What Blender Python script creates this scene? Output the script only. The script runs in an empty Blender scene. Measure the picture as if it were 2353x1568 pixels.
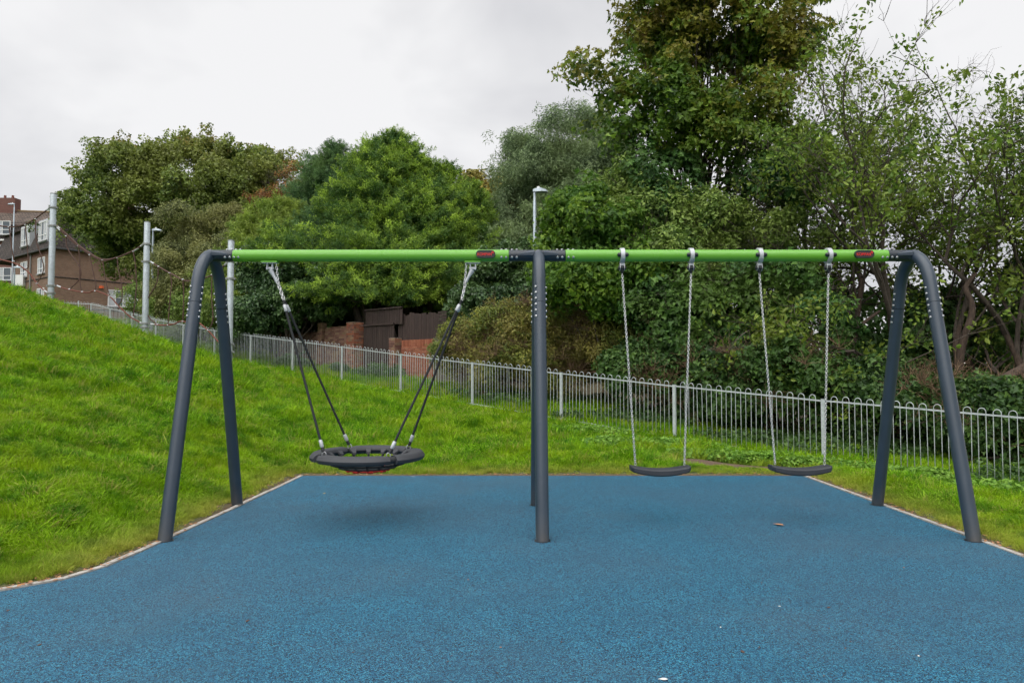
import bpy, math, random
import numpy as np
from mathutils import Matrix, Vector, Euler

R = math.radians
rng = np.random.default_rng(7)
random.seed(7)
scene = bpy.context.scene
COL = scene.collection

# ------------------------------------------------------------------ camera
CAM = Vector((0.0, 0.0, 1.42))
PITCH = 2.3
cam_d = bpy.data.cameras.new("camera")
cam_d.lens = 24.0
cam_d.sensor_width = 36.0
cam_d.clip_start = 0.05
cam_d.clip_end = 3000.0
cam = bpy.data.objects.new("camera", cam_d)
COL.objects.link(cam)
cam.location = CAM
cam.rotation_euler = (R(90 + PITCH), 0, 0)
scene.camera = cam

# ------------------------------------------------------------------ world: overcast cloud layer in front of a Nishita sky
SUN_EL, SUN_AZ = 62.0, 205.0
w = bpy.data.worlds.new("World")
scene.world = w
w.use_nodes = True
nt = w.node_tree
nt.nodes.clear()
def wn(t, **k):
    n = nt.nodes.new(t)
    for a, b in k.items():
        setattr(n, a, b)
    return n
wo = wn("ShaderNodeOutputWorld")
bg = wn("ShaderNodeBackground")
bg.inputs["Strength"].default_value = 1.0
sky = wn("ShaderNodeTexSky")
sky.sky_type = 'NISHITA'
sky.sun_disc = False
sky.sun_elevation = R(SUN_EL)
sky.sun_rotation = R(SUN_AZ)
sky_s = wn("ShaderNodeVectorMath", operation='SCALE')
sky_s.inputs["Scale"].default_value = 0.05
tc = wn("ShaderNodeTexCoord")
sep = wn("ShaderNodeSeparateXYZ")
zc = wn("ShaderNodeMath", operation='MAXIMUM'); zc.inputs[1].default_value = 0.0
za = wn("ShaderNodeMath", operation='ADD'); za.inputs[1].default_value = 0.32
dx = wn("ShaderNodeMath", operation='DIVIDE')
dy = wn("ShaderNodeMath", operation='DIVIDE')
cmb = wn("ShaderNodeCombineXYZ")
n1 = wn("ShaderNodeTexNoise"); n1.inputs["Scale"].default_value = 0.85; n1.inputs["Detail"].default_value = 5.0; n1.inputs["Roughness"].default_value = 0.5; n1.inputs["Distortion"].default_value = 0.5
n2 = wn("ShaderNodeTexNoise"); n2.inputs["Scale"].default_value = 3.1; n2.inputs["Detail"].default_value = 4.0; n2.inputs["Roughness"].default_value = 0.55; n2.inputs["Distortion"].default_value = 0.3
mixn = wn("ShaderNodeMath", operation='MULTIPLY_ADD'); mixn.inputs[1].default_value = 0.30
ramp = wn("ShaderNodeValToRGB")
ramp.color_ramp.elements[0].position = 0.46; ramp.color_ramp.elements[0].color = (0.235, 0.235, 0.248, 1)
ramp.color_ramp.elements[1].position = 0.76; ramp.color_ramp.elements[1].color = (0.385, 0.383, 0.385, 1)
mx = wn("ShaderNodeMix", data_type='RGBA'); mx.inputs["Factor"].default_value = 0.94
L = nt.links.new
L(sky.outputs[0], sky_s.inputs[0])
L(tc.outputs["Generated"], sep.inputs[0])
L(sep.outputs[2], zc.inputs[0]); L(zc.outputs[0], za.inputs[0])
L(sep.outputs[0], dx.inputs[0]); L(za.outputs[0], dx.inputs[1])
L(sep.outputs[1], dy.inputs[0]); L(za.outputs[0], dy.inputs[1])
L(dx.outputs[0], cmb.inputs[0]); L(dy.outputs[0], cmb.inputs[1])
cmb.inputs[2].default_value = 3.7
L(cmb.outputs[0], n1.inputs["Vector"]); L(cmb.outputs[0], n2.inputs["Vector"])
L(n2.outputs["Fac"], mixn.inputs[0]); L(n1.outputs["Fac"], mixn.inputs[2])
L(mixn.outputs[0], ramp.inputs[0])
L(sky_s.outputs[0], mx.inputs["A"]); L(ramp.outputs[0], mx.inputs["B"])
L(mx.outputs["Result"], bg.inputs["Color"])
L(bg.outputs[0], wo.inputs[0])

# ------------------------------------------------------------------ sun, veiled by cloud
sun_d = bpy.data.lights.new("sun", 'SUN')
sun_d.energy = 1.5
sun_d.angle = R(85)
sun_d.color = (1.0, 0.97, 0.92)
sun = bpy.data.objects.new("sun", sun_d)
COL.objects.link(sun)
_a = R(SUN_AZ)
sdir = Vector((math.sin(_a) * math.cos(R(SUN_EL)), math.cos(_a) * math.cos(R(SUN_EL)), math.sin(R(SUN_EL))))
sun.rotation_euler = sdir.to_track_quat('Z', 'Y').to_euler()
sun.location = (0, 0, 30)

vs = scene.view_settings
vs.view_transform = 'Standard'
vs.look = 'None'
vs.exposure = 1.3
vs.gamma = 1.0
scene.cycles.use_denoising = True
scene.cycles.denoiser = 'OPENIMAGEDENOISE'
scene.cycles.max_bounces = 4
scene.cycles.diffuse_bounces = 3
scene.cycles.glossy_bounces = 3
scene.cycles.transmission_bounces = 3
scene.cycles.transparent_max_bounces = 4
scene.cycles.use_adaptive_sampling = True
scene.cycles.adaptive_threshold = 0.035
scene.cycles.adaptive_min_samples = 16
w.cycles.sampling_method = 'NONE'

# ------------------------------------------------------------------ helpers
FX = 1568.0
def at(px, py, Y):
    """photo point (on a 2352 x 1568 frame) at distance Y -> place in the scene"""
    dxx = (px - 1176.0) / FX
    dyy = (784.0 - py) / FX
    c, s = math.cos(R(PITCH)), math.sin(R(PITCH))
    k = Y / (c - dyy * s)
    return Vector((CAM.x + dxx * k, Y, CAM.z + (s + dyy * c) * k))

WM = {}
def link(name, mesh, parent=None, M=None):
    o = bpy.data.objects.new(name, mesh)
    COL.objects.link(o)
    M = M.copy() if M is not None else Matrix.Identity(4)
    WM[o.name] = M
    if parent is not None:
        o.parent = parent
        o.matrix_parent_inverse = WM[parent.name].inverted()
    o.matrix_basis = M
    return o
def empty(name, loc):
    o = link(name, None, None, Matrix.Translation(Vector(loc)))
    o.empty_display_size = 0.2
    return o
def tag(o, label=None, cat=None, group=None, kind=None):
    if label: o["label"] = label
    if cat: o["category"] = cat
    if group: o["group"] = group
    if kind: o["kind"] = kind
    return o

class MB:
    def __init__(s):
        s.v = []; s.f = []
    def add(s, v, f):
        n = len(s.v)
        s.v += [tuple(p) for p in v]
        s.f += [tuple(i + n for i in q) for q in f]
        return s
    def box(s, c, d, M=None):
        x, y, z = d[0] / 2, d[1] / 2, d[2] / 2
        vv = [Vector((a * x, b * y, e * z)) for e in (-1, 1) for b in (-1, 1) for a in (-1, 1)]
        if M is not None: vv = [M @ p for p in vv]
        c = Vector(c)
        return s.add([p + c for p in vv], [(0, 2, 3, 1), (4, 5, 7, 6), (0, 1, 5, 4), (2, 6, 7, 3), (0, 4, 6, 2), (1, 3, 7, 5)])
    def tube(s, path, r, n=12, cap=True, closed=False):
        P = [Vector(p) for p in path]
        rr = r if isinstance(r, (list, tuple)) else [r] * len(P)
        N = len(P)
        rings = []
        ref = None
        for i in range(N):
            if closed: t = P[(i + 1) % N] - P[i - 1]
            else: t = P[min(i + 1, N - 1)] - P[max(i - 1, 0)]
            if t.length < 1e-9: t = Vector((0, 0, 1))
            t.normalize()
            if ref is None:
                ref = Vector((0, 0, 1)) if abs(t.z) < 0.9 else Vector((1, 0, 0))
            a = ref - t * ref.dot(t)
            if a.length < 1e-6:
                a = t.orthogonal()
            a.normalize(); ref = a
            b = t.cross(a)
            rings.append([P[i] + (a * math.cos(2 * math.pi * k / n) + b * math.sin(2 * math.pi * k / n)) * rr[i] for k in range(n)])
        vv = [p for g in rings for p in g]
        ff = []
        for i in range(N if closed else N - 1):
            j = (i + 1) % N
            for k in range(n):
                ff.append((i * n + k, i * n + (k + 1) % n, j * n + (k + 1) % n, j * n + k))
        if cap and not closed:
            ff.append(tuple(range(n - 1, -1, -1)))
            ff.append(tuple((N - 1) * n + k for k in range(n)))
        return s.add(vv, ff)
    def lathe(s, prof, n=20, M=None):
        """prof: list of (r, z)"""
        vv = []
        for (r, z) in prof:
            for k in range(n):
                a = 2 * math.pi * k / n
                p = Vector((r * math.cos(a), r * math.sin(a), z))
                vv.append(M @ p if M is not None else p)
        ff = []
        for i in range(len(prof) - 1):
            for k in range(n):
                ff.append((i * n + k, i * n + (k + 1) % n, (i + 1) * n + (k + 1) % n, (i + 1) * n + k))
        ff.append(tuple(range(n - 1, -1, -1)))
        ff.append(tuple((len(prof) - 1) * n + k for k in range(n)))
        return s.add(vv, ff)
    def prism(s, poly, z0, z1, M=None):
        n = len(poly)
        vv = [Vector((p[0], p[1], z0)) for p in poly] + [Vector((p[0], p[1], z1)) for p in poly]
        if M is not None: vv = [M @ p for p in vv]
        ff = [tuple(range(n - 1, -1, -1)), tuple(range(n, 2 * n))]
        for i in range(n):
            j = (i + 1) % n
            ff.append((i, j, n + j, n + i))
        return s.add(vv, ff)
    def mesh(s, name, mat=None, smooth=False, angle=None):
        me = bpy.data.meshes.new(name)
        me.from_pydata(s.v, [], s.f)
        if mat: me.materials.append(mat)
        if smooth:
            me.polygons.foreach_set("use_smooth", [True] * len(me.polygons))
            if angle:
                me.set_sharp_from_angle(angle=R(angle))
        me.update()
        return me
    def build(s, name, mat, parent=None, smooth=False, angle=40):
        return link(name, s.mesh(name, mat, smooth, angle), parent)

def align_z(d, roll=0.0):
    return Vector(d).to_track_quat('Z', 'Y').to_matrix().to_4x4() @ Matrix.Rotation(roll, 4, 'Z')

# ------------------------------------------------------------------ materials
class NT:
    def __init__(s, name):
        s.m = bpy.data.materials.new(name)
        s.m.use_nodes = True
        s.t = s.m.node_tree
        s.t.nodes.clear()
        s.out = s.n("ShaderNodeOutputMaterial")
        s.b = s.n("ShaderNodeBsdfPrincipled")
        s.l(s.b.outputs[0], s.out.inputs[0])
    def n(s, t, **k):
        q = s.t.nodes.new(t)
        for a, b in k.items():
            setattr(q, a, b)
        return q
    def l(s, a, b):
        s.t.links.new(a, b)
    def set(s, **k):
        for a, b in k.items():
            s.b.inputs[a.replace("_", " ")].default_value = b
        return s
    def pos(s):
        return s.n("ShaderNodeNewGeometry").outputs["Position"]
    def objco(s):
        return s.n("ShaderNodeTexCoord").outputs["Object"]
    def noise(s, scale, detail=4, rough=0.55, vec=None, dist=0.0):
        q = s.n("ShaderNodeTexNoise")
        q.inputs["Scale"].default_value = scale
        q.inputs["Detail"].default_value = detail
        q.inputs["Roughness"].default_value = rough
        q.inputs["Distortion"].default_value = dist
        s.l(vec if vec is not None else s.pos(), q.inputs["Vector"])
        return q.outputs["Fac"]
    def ramp(s, fac, stops):
        q = s.n("ShaderNodeValToRGB")
        e = q.color_ramp.elements
        while len(e) < len(stops): e.new(0.5)
        for i, (p, c) in enumerate(stops):
            e[i].position = p
            e[i].color = (c[0], c[1], c[2], 1) if not isinstance(c, (int, float)) else (c, c, c, 1)
        s.l(fac, q.inputs[0])
        return q.outputs[0]
    def mix(s, fac, a, b, blend='MIX'):
        q = s.n("ShaderNodeMix", data_type='RGBA', blend_type=blend)
        for sock, v in (("Factor", fac), ("A", a), ("B", b)):
            if isinstance(v, (int, float)): q.inputs[sock].default_value = v
            elif isinstance(v, (tuple, list)): q.inputs[sock].default_value = (v[0], v[1], v[2], 1)
            else: s.l(v, q.inputs[sock])
        return q.outputs["Result"]
    def math(s, op, a, b=0.0, c=None):
        q = s.n("ShaderNodeMath", operation=op)
        for i, v in enumerate((a, b) if c is None else (a, b, c)):
            if isinstance(v, (int, float)): q.inputs[i].default_value = v
            else: s.l(v, q.inputs[i])
        return q.outputs[0]
    def color(s, c):
        s.l(c, s.b.inputs["Base Color"]); return s
    def bump(s, h, strength=0.3, dist=0.01):
        q = s.n("ShaderNodeBump")
        q.inputs["Strength"].default_value = strength
        q.inputs["Distance"].default_value = dist
        s.l(h, q.inputs["Height"])
        s.l(q.outputs[0], s.b.inputs["Normal"])
        return s

def paint(name, col, rough=0.4, var=0.12, metal=0.0, spec=0.5, nscale=6.0):
    m = NT(name)
    m.set(Roughness=rough, Metallic=metal)
    m.b.inputs["Specular IOR Level"].default_value = spec
    f = m.noise(nscale, 3, 0.6)
    a = tuple(c * (1 - var) for c in col); b = tuple(min(1, c * (1 + var)) for c in col)
    m.color(m.ramp(f, [(0.3, a), (0.7, b)]))
    m.l(m.math('MULTIPLY_ADD', f, 0.25, rough - 0.12), m.b.inputs["Roughness"])
    return m.m

def galv(name, col, rough=0.5, metal=0.55):
    m = NT(name)
    m.set(Metallic=metal)
    v = m.n("ShaderNodeTexVoronoi"); v.inputs["Scale"].default_value = 28
    m.l(m.pos(), v.inputs["Vector"])
    f = m.noise(5, 5, 0.6)
    c1 = m.ramp(v.outputs["Color"], [(0.1, tuple(c * .88 for c in col)), (0.9, tuple(min(1, c * 1.1) for c in col))])
    c2 = m.mix(m.ramp(f, [(0.45, 0.0), (0.75, 0.35)]), c1, tuple(c * .6 for c in col))
    m.color(c2)
    m.l(m.math('MULTIPLY_ADD', f, 0.3, rough - .15), m.b.inputs["Roughness"])
    return m.m

M = {}
M['leg'] = paint('anthracite_paint', (0.027, 0.043, 0.064), 0.36, 0.07, spec=0.55)
def grime(mat, zmax=.25):
    t = mat.node_tree
    b = [n for n in t.nodes if n.type == 'BSDF_PRINCIPLED'][0]
    src = b.inputs["Base Color"].links[0].from_socket
    g = t.nodes.new("ShaderNodeNewGeometry"); sp = t.nodes.new("ShaderNodeSeparateXYZ")
    t.links.new(g.outputs["Position"], sp.inputs[0])
    mr = t.nodes.new("ShaderNodeMapRange"); mr.inputs[1].default_value = zmax; mr.inputs[2].default_value = 0.0
    t.links.new(sp.outputs[2], mr.inputs[0])
    nz = t.nodes.new("ShaderNodeTexNoise"); nz.inputs["Scale"].default_value = 16; nz.inputs["Detail"].default_value = 4
    t.links.new(g.outputs["Position"], nz.inputs["Vector"])
    mu = t.nodes.new("ShaderNodeMath"); mu.operation = 'MULTIPLY'
    t.links.new(mr.outputs[0], mu.inputs[0]); t.links.new(nz.outputs["Fac"], mu.inputs[1])
    mx = t.nodes.new("ShaderNodeMix"); mx.data_type = 'RGBA'; mx.inputs["B"].default_value = (.075, .068, .06, 1)
    t.links.new(mu.outputs[0], mx.inputs["Factor"]); t.links.new(src, mx.inputs["A"]); t.links.new(mx.outputs["Result"], b.inputs["Base Color"])
grime(M['leg'])
M['sleeve'] = paint('navy_cast_paint', (0.015, 0.023, 0.034), 0.40, 0.08)
M['green'] = paint('lime_green_paint', (0.125, 0.365, 0.032), 0.26, 0.05, spec=0.5, nscale=2.0)
M['steel'] = paint('bright_steel', (0.46, 0.47, 0.49), 0.35, 0.06, metal=0.85)
M['chain'] = paint('chain_steel', (0.66, 0.66, 0.67), 0.30, 0.10, metal=0.8)
M['alu'] = paint('grey_cast_aluminium', (0.46, 0.48, 0.51), 0.45, 0.08, metal=0.3)
M['black'] = paint('black_rubber', (0.018, 0.019, 0.022), 0.55, 0.15)
M['blackplastic'] = paint('black_plastic', (0.012, 0.014, 0.020), 0.35, 0.1)
M['seat'] = paint('dark_rubber_seat', (0.026, 0.030, 0.038), 0.6, 0.15)
M['ring'] = paint('charcoal_foam_ring', (0.034, 0.037, 0.044), 0.62, 0.14)
M['ropeblack'] = paint('black_rope', (0.014, 0.016, 0.018), 0.8, 0.3, nscale=60)
M['ropered'] = paint('red_rope', (0.50, 0.020, 0.012), 0.75, 0.3, nscale=60)
M['badgered'] = paint('red_print', (0.60, 0.022, 0.022), 0.5, 0.05)
M['badge'] = paint('black_badge', (0.016, 0.017, 0.02), 0.4, 0.1)
M['galv'] = galv('galvanised_pole', (0.42, 0.47, 0.51), 0.55, 0.35)
M['fence'] = galv('galvanised_rail', (0.50, 0.545, 0.565), 0.5, 0.3)
M['lamp'] = galv('galvanised_lamp', (0.36, 0.42, 0.47), 0.5, 0.4)
M['collar'] = galv('grey_collar', (0.26, 0.27, 0.27), 0.6, 0.3)
M['brownrope'] = paint('brown_rope', (0.085, 0.045, 0.036), 0.85, 0.35, nscale=40)
M['redrope'] = paint('faded_red_rope', (0.17, 0.058, 0.042), 0.85, 0.3, nscale=40)
M['bark'] = None

# blue wet-pour rubber
m = NT('blue_rubber_granules')
P_ = m.pos()
v = m.n("ShaderNodeTexVoronoi"); v.inputs["Scale"].default_value = 185
m.l(P_, v.inputs["Vector"])
sv = m.n("ShaderNodeSeparateColor"); m.l(v.outputs["Color"], sv.inputs[0])
c0 = m.ramp(sv.outputs[0], [(0.0, (0.003, 0.007, 0.015)), (0.24, (0.006, 0.026, 0.050)), (0.44, (0.012, 0.083, 0.165)), (0.74, (0.012, 0.127, 0.232)), (1.0, (0.055, 0.270, 0.375))])
big = m.noise(0.55, 3, 0.55)
c1 = m.mix(m.ramp(big, [(0.35, 0.0), (0.70, 0.40)]), c0, (0.046, 0.070, 0.104))
pat = m.noise(2.2, 3, 0.6)
c2 = m.mix(m.ramp(pat, [(0.42, 0.0), (0.75, 0.35)]), c1, (0.007, 0.070, 0.130))
st_ = m.noise(0.85, 4, 0.62, dist=0.4)
c2 = m.mix(m.ramp(st_, [(0.52, 0.0), (0.70, 0.20)]), c2, (0.060, 0.100, 0.130))
sd_ = m.noise(6.5, 3, 0.6)
c2 = m.mix(m.ramp(sd_, [(0.60, 0.0), (0.74, 0.45)]), c2, (0.010, 0.040, 0.070))
m.color(c2)
m.set(Roughness=0.72)
m.b.inputs["Specular IOR Level"].default_value = 0.35
dd = m.n("ShaderNodeMath", operation='SUBTRACT'); dd.inputs[0].default_value = 1.0
m.l(v.outputs["Distance"], dd.inputs[1])
m.bump(dd.outputs[0], 0.55, 0.004)
M['pad'] = m.m

m = NT('pale_concrete')
f = m.noise(9, 6, 0.65); g = m.noise(60, 3)
c = m.ramp(f, [(0.3, (0.26, 0.245, 0.22)), (0.7, (0.45, 0.435, 0.41))])
m.color(m.mix(m.ramp(g, [(0.5, 0.0), (0.7, 0.4)]), c, (0.17, 0.14, 0.11)))
m.set(Roughness=0.9); m.bump(g, 0.3, 0.004)
M['kerb'] = m.m

# ground under the grass: soil, bare near the pad's edge, green elsewhere
m = NT('turf_soil')
f = m.noise(1.3, 6, 0.6); g = m.noise(35, 5, 0.7)
soil = m.ramp(g, [(0.25, (0.045, 0.028, 0.017)), (0.55, (0.125, 0.082, 0.052)), (0.85, (0.22, 0.155, 0.105))])
turf = m.ramp(f, [(0.3, (0.030, 0.066, 0.008)), (0.7, (0.070, 0.125, 0.016))])
at_ = m.n("ShaderNodeAttribute"); at_.attribute_name = "bare"
m.color(m.mix(at_.outputs["Fac"], turf, soil))
m.set(Roughness=0.95); m.bump(g, 0.6, 0.03)
M['ground'] = m.m

m = NT('grass_blades')
lv = m.n("ShaderNodeAttribute"); lv.attribute_name = "lv"
oi = m.n("ShaderNodeObjectInfo")
big = m.noise(0.75, 2, 0.6); mid = m.noise(3.4, 2, 0.6)
c = m.ramp(lv.outputs["Fac"], [(0.0, (0.050, 0.152, 0.003)), (0.55, (0.150, 0.355, 0.005)), (1.0, (0.310, 0.550, 0.022))])
c = m.mix(m.ramp(big, [(0.40, 0.0), (0.68, 0.65)]), c, (0.325, 0.450, 0.008), 'MIX')
c = m.mix(m.ramp(mid, [(0.47, 0.0), (0.64, 0.80)]), c, (0.048, 0.175, 0.008))
c = m.mix(m.ramp(oi.outputs["Random"], [(0.86, 0.0), (1.0, 0.85)]), c, (0.42, 0.38, 0.11))
ab = m.n("ShaderNodeAttribute", attribute_type='INSTANCER'); ab.attribute_name = "dry"
c = m.mix(ab.outputs["Fac"], c, (0.40, 0.40, 0.075))
m.color(c)
m.set(Roughness=0.6); m.b.inputs["Specular IOR Level"].default_value = 0.14
tr = m.n("ShaderNodeBsdfTranslucent"); m.l(c, tr.inputs[0])
ms = m.n("ShaderNodeMixShader"); ms.inputs[0].default_value = 0.3
m.l(m.b.outputs[0], ms.inputs[1]); m.l(tr.outputs[0], ms.inputs[2]); m.l(ms.outputs[0], m.out.inputs[0])
M['grass'] = m.m

def leaf_mat(name, stops, alt=None, alt_amt=0.5, alt_scale=0.7, accent=None, acc_z=None, acc_amt=0.8, trans=0.28, rough=0.5, spec=0.35, acc_rand=0.0):
    m = NT(name)
    lv = m.n("ShaderNodeAttribute"); lv.attribute_name = "lv"
    oi = m.n("ShaderNodeObjectInfo")
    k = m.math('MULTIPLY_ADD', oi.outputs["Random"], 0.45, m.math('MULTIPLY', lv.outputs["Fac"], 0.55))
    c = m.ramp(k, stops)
    if alt:
        c = m.mix(m.ramp(m.noise(alt_scale, 1, 0.6), [(0.42, 0.0), (0.64, alt_amt)]), c, alt)
    if accent:
        nz = m.noise(0.9, 2, 0.65)
        if acc_z:
            sp = m.n("ShaderNodeSeparateXYZ"); m.l(m.pos(), sp.inputs[0])
            mr = m.n("ShaderNodeMapRange"); mr.inputs[1].default_value = acc_z[0]; mr.inputs[2].default_value = acc_z[1]
            m.l(sp.outputs[2], mr.inputs[0])
            nz = m.math('MULTIPLY', nz, mr.outputs[0])
        fac = m.ramp(m.math('ADD', nz, m.math('MULTIPLY', lv.outputs["Fac"], 0.18)), [(0.50, 0.0), (0.66, acc_amt)])
        c = m.mix(fac, c, accent)
    m.color(c)
    m.set(Roughness=rough); m.b.inputs["Specular IOR Level"].default_value = spec
    tr = m.n("ShaderNodeBsdfTranslucent"); m.l(c, tr.inputs[0])
    ms = m.n("ShaderNodeMixShader"); ms.inputs[0].default_value = trans
    m.l(m.b.outputs[0], ms.inputs[1]); m.l(tr.outputs[0], ms.inputs[2]); m.l(ms.outputs[0], m.out.inputs[0])
    return m.m

def bark_mat(name, a, b):
    m = NT(name)
    mp = m.n("ShaderNodeMapping"); mp.inputs["Scale"].default_value = (9, 9, 1.6)
    m.l(m.pos(), mp.inputs[0])
    f = m.noise(2.5, 6, 0.7, vec=mp.outputs[0])
    m.color(m.ramp(f, [(0.3, a), (0.7, b)]))
    m.set(Roughness=0.9); m.bump(f, 0.7, 0.03)
    return m.m
M['bark'] = bark_mat('grey_brown_bark', (0.028, 0.021, 0.016), (0.105, 0.083, 0.066))
M['barkred'] = bark_mat('red_brown_bark', (0.024, 0.015, 0.011), (0.095, 0.064, 0.045))
M['twig'] = bark_mat('thin_twigs', (0.030, 0.023, 0.019), (0.10, 0.078, 0.062))
M['drytwig'] = bark_mat('dry_brown_stems', (0.10, 0.06, 0.035), (0.24, 0.155, 0.09))

# ------------------------------------------------------------------ terrain
FP0 = Vector((5.23, 11.51)); FST = Vector((-2.07, 1.81))
def fence_xy(k):
    return FP0 + FST * k
FZ = [(-3, -.62), (-2, -.5), (-1, -.37), (0, -.21), (1, -.01), (2, .22), (3, .46), (4, .71), (5, .98), (6, 1.24), (7, 1.50), (8, 1.78), (9, 2.12), (10, 2.46), (11, 2.86), (12, 3.26), (13, 3.66), (13.7, 3.93)]
ctrl = []
for X in (-2.9, 0.5, 3.9):
    for Y in (-4, 0, 3, 6, 9.3):
        ctrl.append((X, Y, 0.0))
ctrl += [(-6, 3, .35), (-4.4, 6, .33), (-6, 8, .86), (-8, 11, 1.66), (-10, 14, 2.47), (-12, 16, 3.24), (-12.4, 18.5, 3.06), (-9.6, 18, 2.16), (-7, 17, 1.48),
         (-5, 13, .74), (-4, 10, .34), (-3, 12, .33), (-1, 13, .18), (1, 11, .02), (-15.5, 19.3, 3.95), (-16, 14, 3.95), (-12, 10, 2.7), (-8, 5, 1.0), (-14, 5, 2.6),
         (-10, 0, 1.4), (-5, 1, .12), (-22, 10, 4.4), (-20, 20, 4.3), (5, 6, -.02), (5.5, 9, -.10), (7, 5, -.12), (10, 3, -.3), (9, 0, -.2), (14, 2, -.6),
         (-9.5, 22, 1.50), (-13, 23, 2.45), (-8.6, 20, 1.46), (-9.9, 20.5, 1.85), (-10.7, 20, 2.2), (-6.2, 19, 1.12), (-7.4, 20.5, 1.25)]
for k, z in FZ:
    p = fence_xy(k); ctrl.append((p.x, p.y, z))
    q = p + Vector((.66, .75)) * 4.5
    ctrl.append((q.x, q.y, z + (.12 if k < 3 else .22)))
ctrl += [(2, 22, .55), (7, 19, .05), (12, 15, -.2), (16, 8, -.6), (0, 30, 1.6), (-12, 36, 2.9), (16, 30, .8), (8, 40, 2), (-24, 42, 4.2), (-8, 42, 3)]
ctrl = np.array(ctrl)
def _phi(r2):
    return 0.5 * r2 * np.log(r2 + 1e-9)
_n = len(ctrl)
_d2 = ((ctrl[:, None, :2] - ctrl[None, :, :2]) ** 2).sum(-1)
_A = np.zeros((_n + 3, _n + 3))
_A[:_n, :_n] = _phi(_d2) + np.eye(_n) * 0.25
_A[:_n, _n] = 1; _A[:_n, _n + 1:] = ctrl[:, :2]
_A[_n, :_n] = 1; _A[_n + 1:, :_n] = ctrl[:, :2].T
_sol = np.linalg.solve(_A, np.concatenate([ctrl[:, 2], np.zeros(3)]))
def Tn(x, y):
    x = np.clip(np.asarray(x, float), -25, 17); y = np.clip(np.asarray(y, float), -5, 44)
    sh = x.shape
    x = x.ravel(); y = y.ravel()
    out = np.empty_like(x)
    for i in range(0, len(x), 20000):
        xs, ys = x[i:i + 20000], y[i:i + 20000]
        d2 = (xs[:, None] - ctrl[None, :, 0]) ** 2 + (ys[:, None] - ctrl[None, :, 1]) ** 2
        out[i:i + 20000] = _phi(d2) @ _sol[:_n] + _sol[_n] + _sol[_n + 1] * xs + _sol[_n + 2] * ys
    return out.reshape(sh)
PAD = [(3.86, -4.5), (3.86, 9.16), (-2.78, 9.16), (-2.80, 8.0), (-2.82, 7.0), (-2.86, 6.0), (-2.88, 5.35), (-2.91, 4.98), (-3.02, 4.66), (-3.30, 4.40), (-3.75, 4.22), (-4.5, 4.05), (-6.0, 3.85), (-9.0, 3.6), (-9.0, -4.5)]
PA = np.array(PAD)
def pad_dist(x, y):
    """signed distance to the pad's outline, negative inside"""
    x = np.asarray(x, float); y = np.asarray(y, float)
    best = np.full(x.shape, 1e9); inside = np.zeros(x.shape, bool)
    n = len(PA)
    for i in range(n):
        a, b = PA[i], PA[(i + 1) % n]
        ex, ey = b - a
        t = np.clip(((x - a[0]) * ex + (y - a[1]) * ey) / (ex * ex + ey * ey), 0, 1)
        best = np.minimum(best, np.hypot(x - a[0] - t * ex, y - a[1] - t * ey))
        c = ((a[1] > y) != (b[1] > y)) & (x < (b[0] - a[0]) * (y - a[1]) / (b[1] - a[1] + 1e-12) + a[0])
        inside ^= c
    return np.where(inside, -best, best)
_ph = rng.uniform(0, 6.28, (10, 2))
def lump(x, y, s=1.0):
    """smooth pseudo-noise about 0..1"""
    v = 0
    for i in range(5):
        a = i * 1.1 + .3
        v = v + np.sin((x * math.cos(a) + y * math.sin(a)) * (1.3 + .7 * i) * s + _ph[i, 0]) * np.sin((-x * math.sin(a) + y * math.cos(a)) * (1.1 + .6 * i) * s + _ph[i, 1])
    return v / 5 + 0.5
def Tz(x, y):
    d = pad_dist(x, y)
    z = Tn(x, y)
    blend = np.clip((d - 0.06) / 1.0, 0, 1)
    z = z * blend + 0.012 * np.clip((d - .05) / .2, 0, 1) * (1 - blend)
    z = z + (lump(np.asarray(x, float), np.asarray(y, float), 1.2) - .5) * 0.10 * np.clip((d - .3) / 1.5, 0, 1)
    return np.where(d < 0.03, -0.09, z)
def T(x, y):
    return float(Tz(np.array([x]), np.array([y]))[0])
def bare_amt(x, y):
    d = pad_dist(x, y)
    edge = np.clip(1.15 - (d - 0.03) / (0.10 + 0.20 * lump(x, y, 1.7) ** 2 + .04 * lump(x, y, 6)), 0, 1)
    e1 = np.exp(-(((x - 3.35) / 1.15) ** 2 + ((y - 10.42 - .22 * (3.4 - x)) / .60) ** 2) ** 2) * 1.1
    e2 = np.exp(-(((x - 5.9) / 1.6) ** 2 + ((y - 13.6) / .5) ** 2) ** 1.5) * .9
    e3 = np.exp(-(((x + 1.5) / .28) ** 2 + ((y - 15.0) / .25) ** 2) ** 1.5) * .8
    e4 = np.exp(-(((x + 10.2) / .9) ** 2 + ((y - 13.2) / .35) ** 2) ** 1.5) * .6
    under = np.clip(((x - FP0.x) * .66 + (y - FP0.y) * .75 - 2.2) / 1.2, 0, 1)
    return np.clip(np.maximum.reduce([edge, e1, e2, e3, e4, under * .75]), 0, 1)

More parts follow.
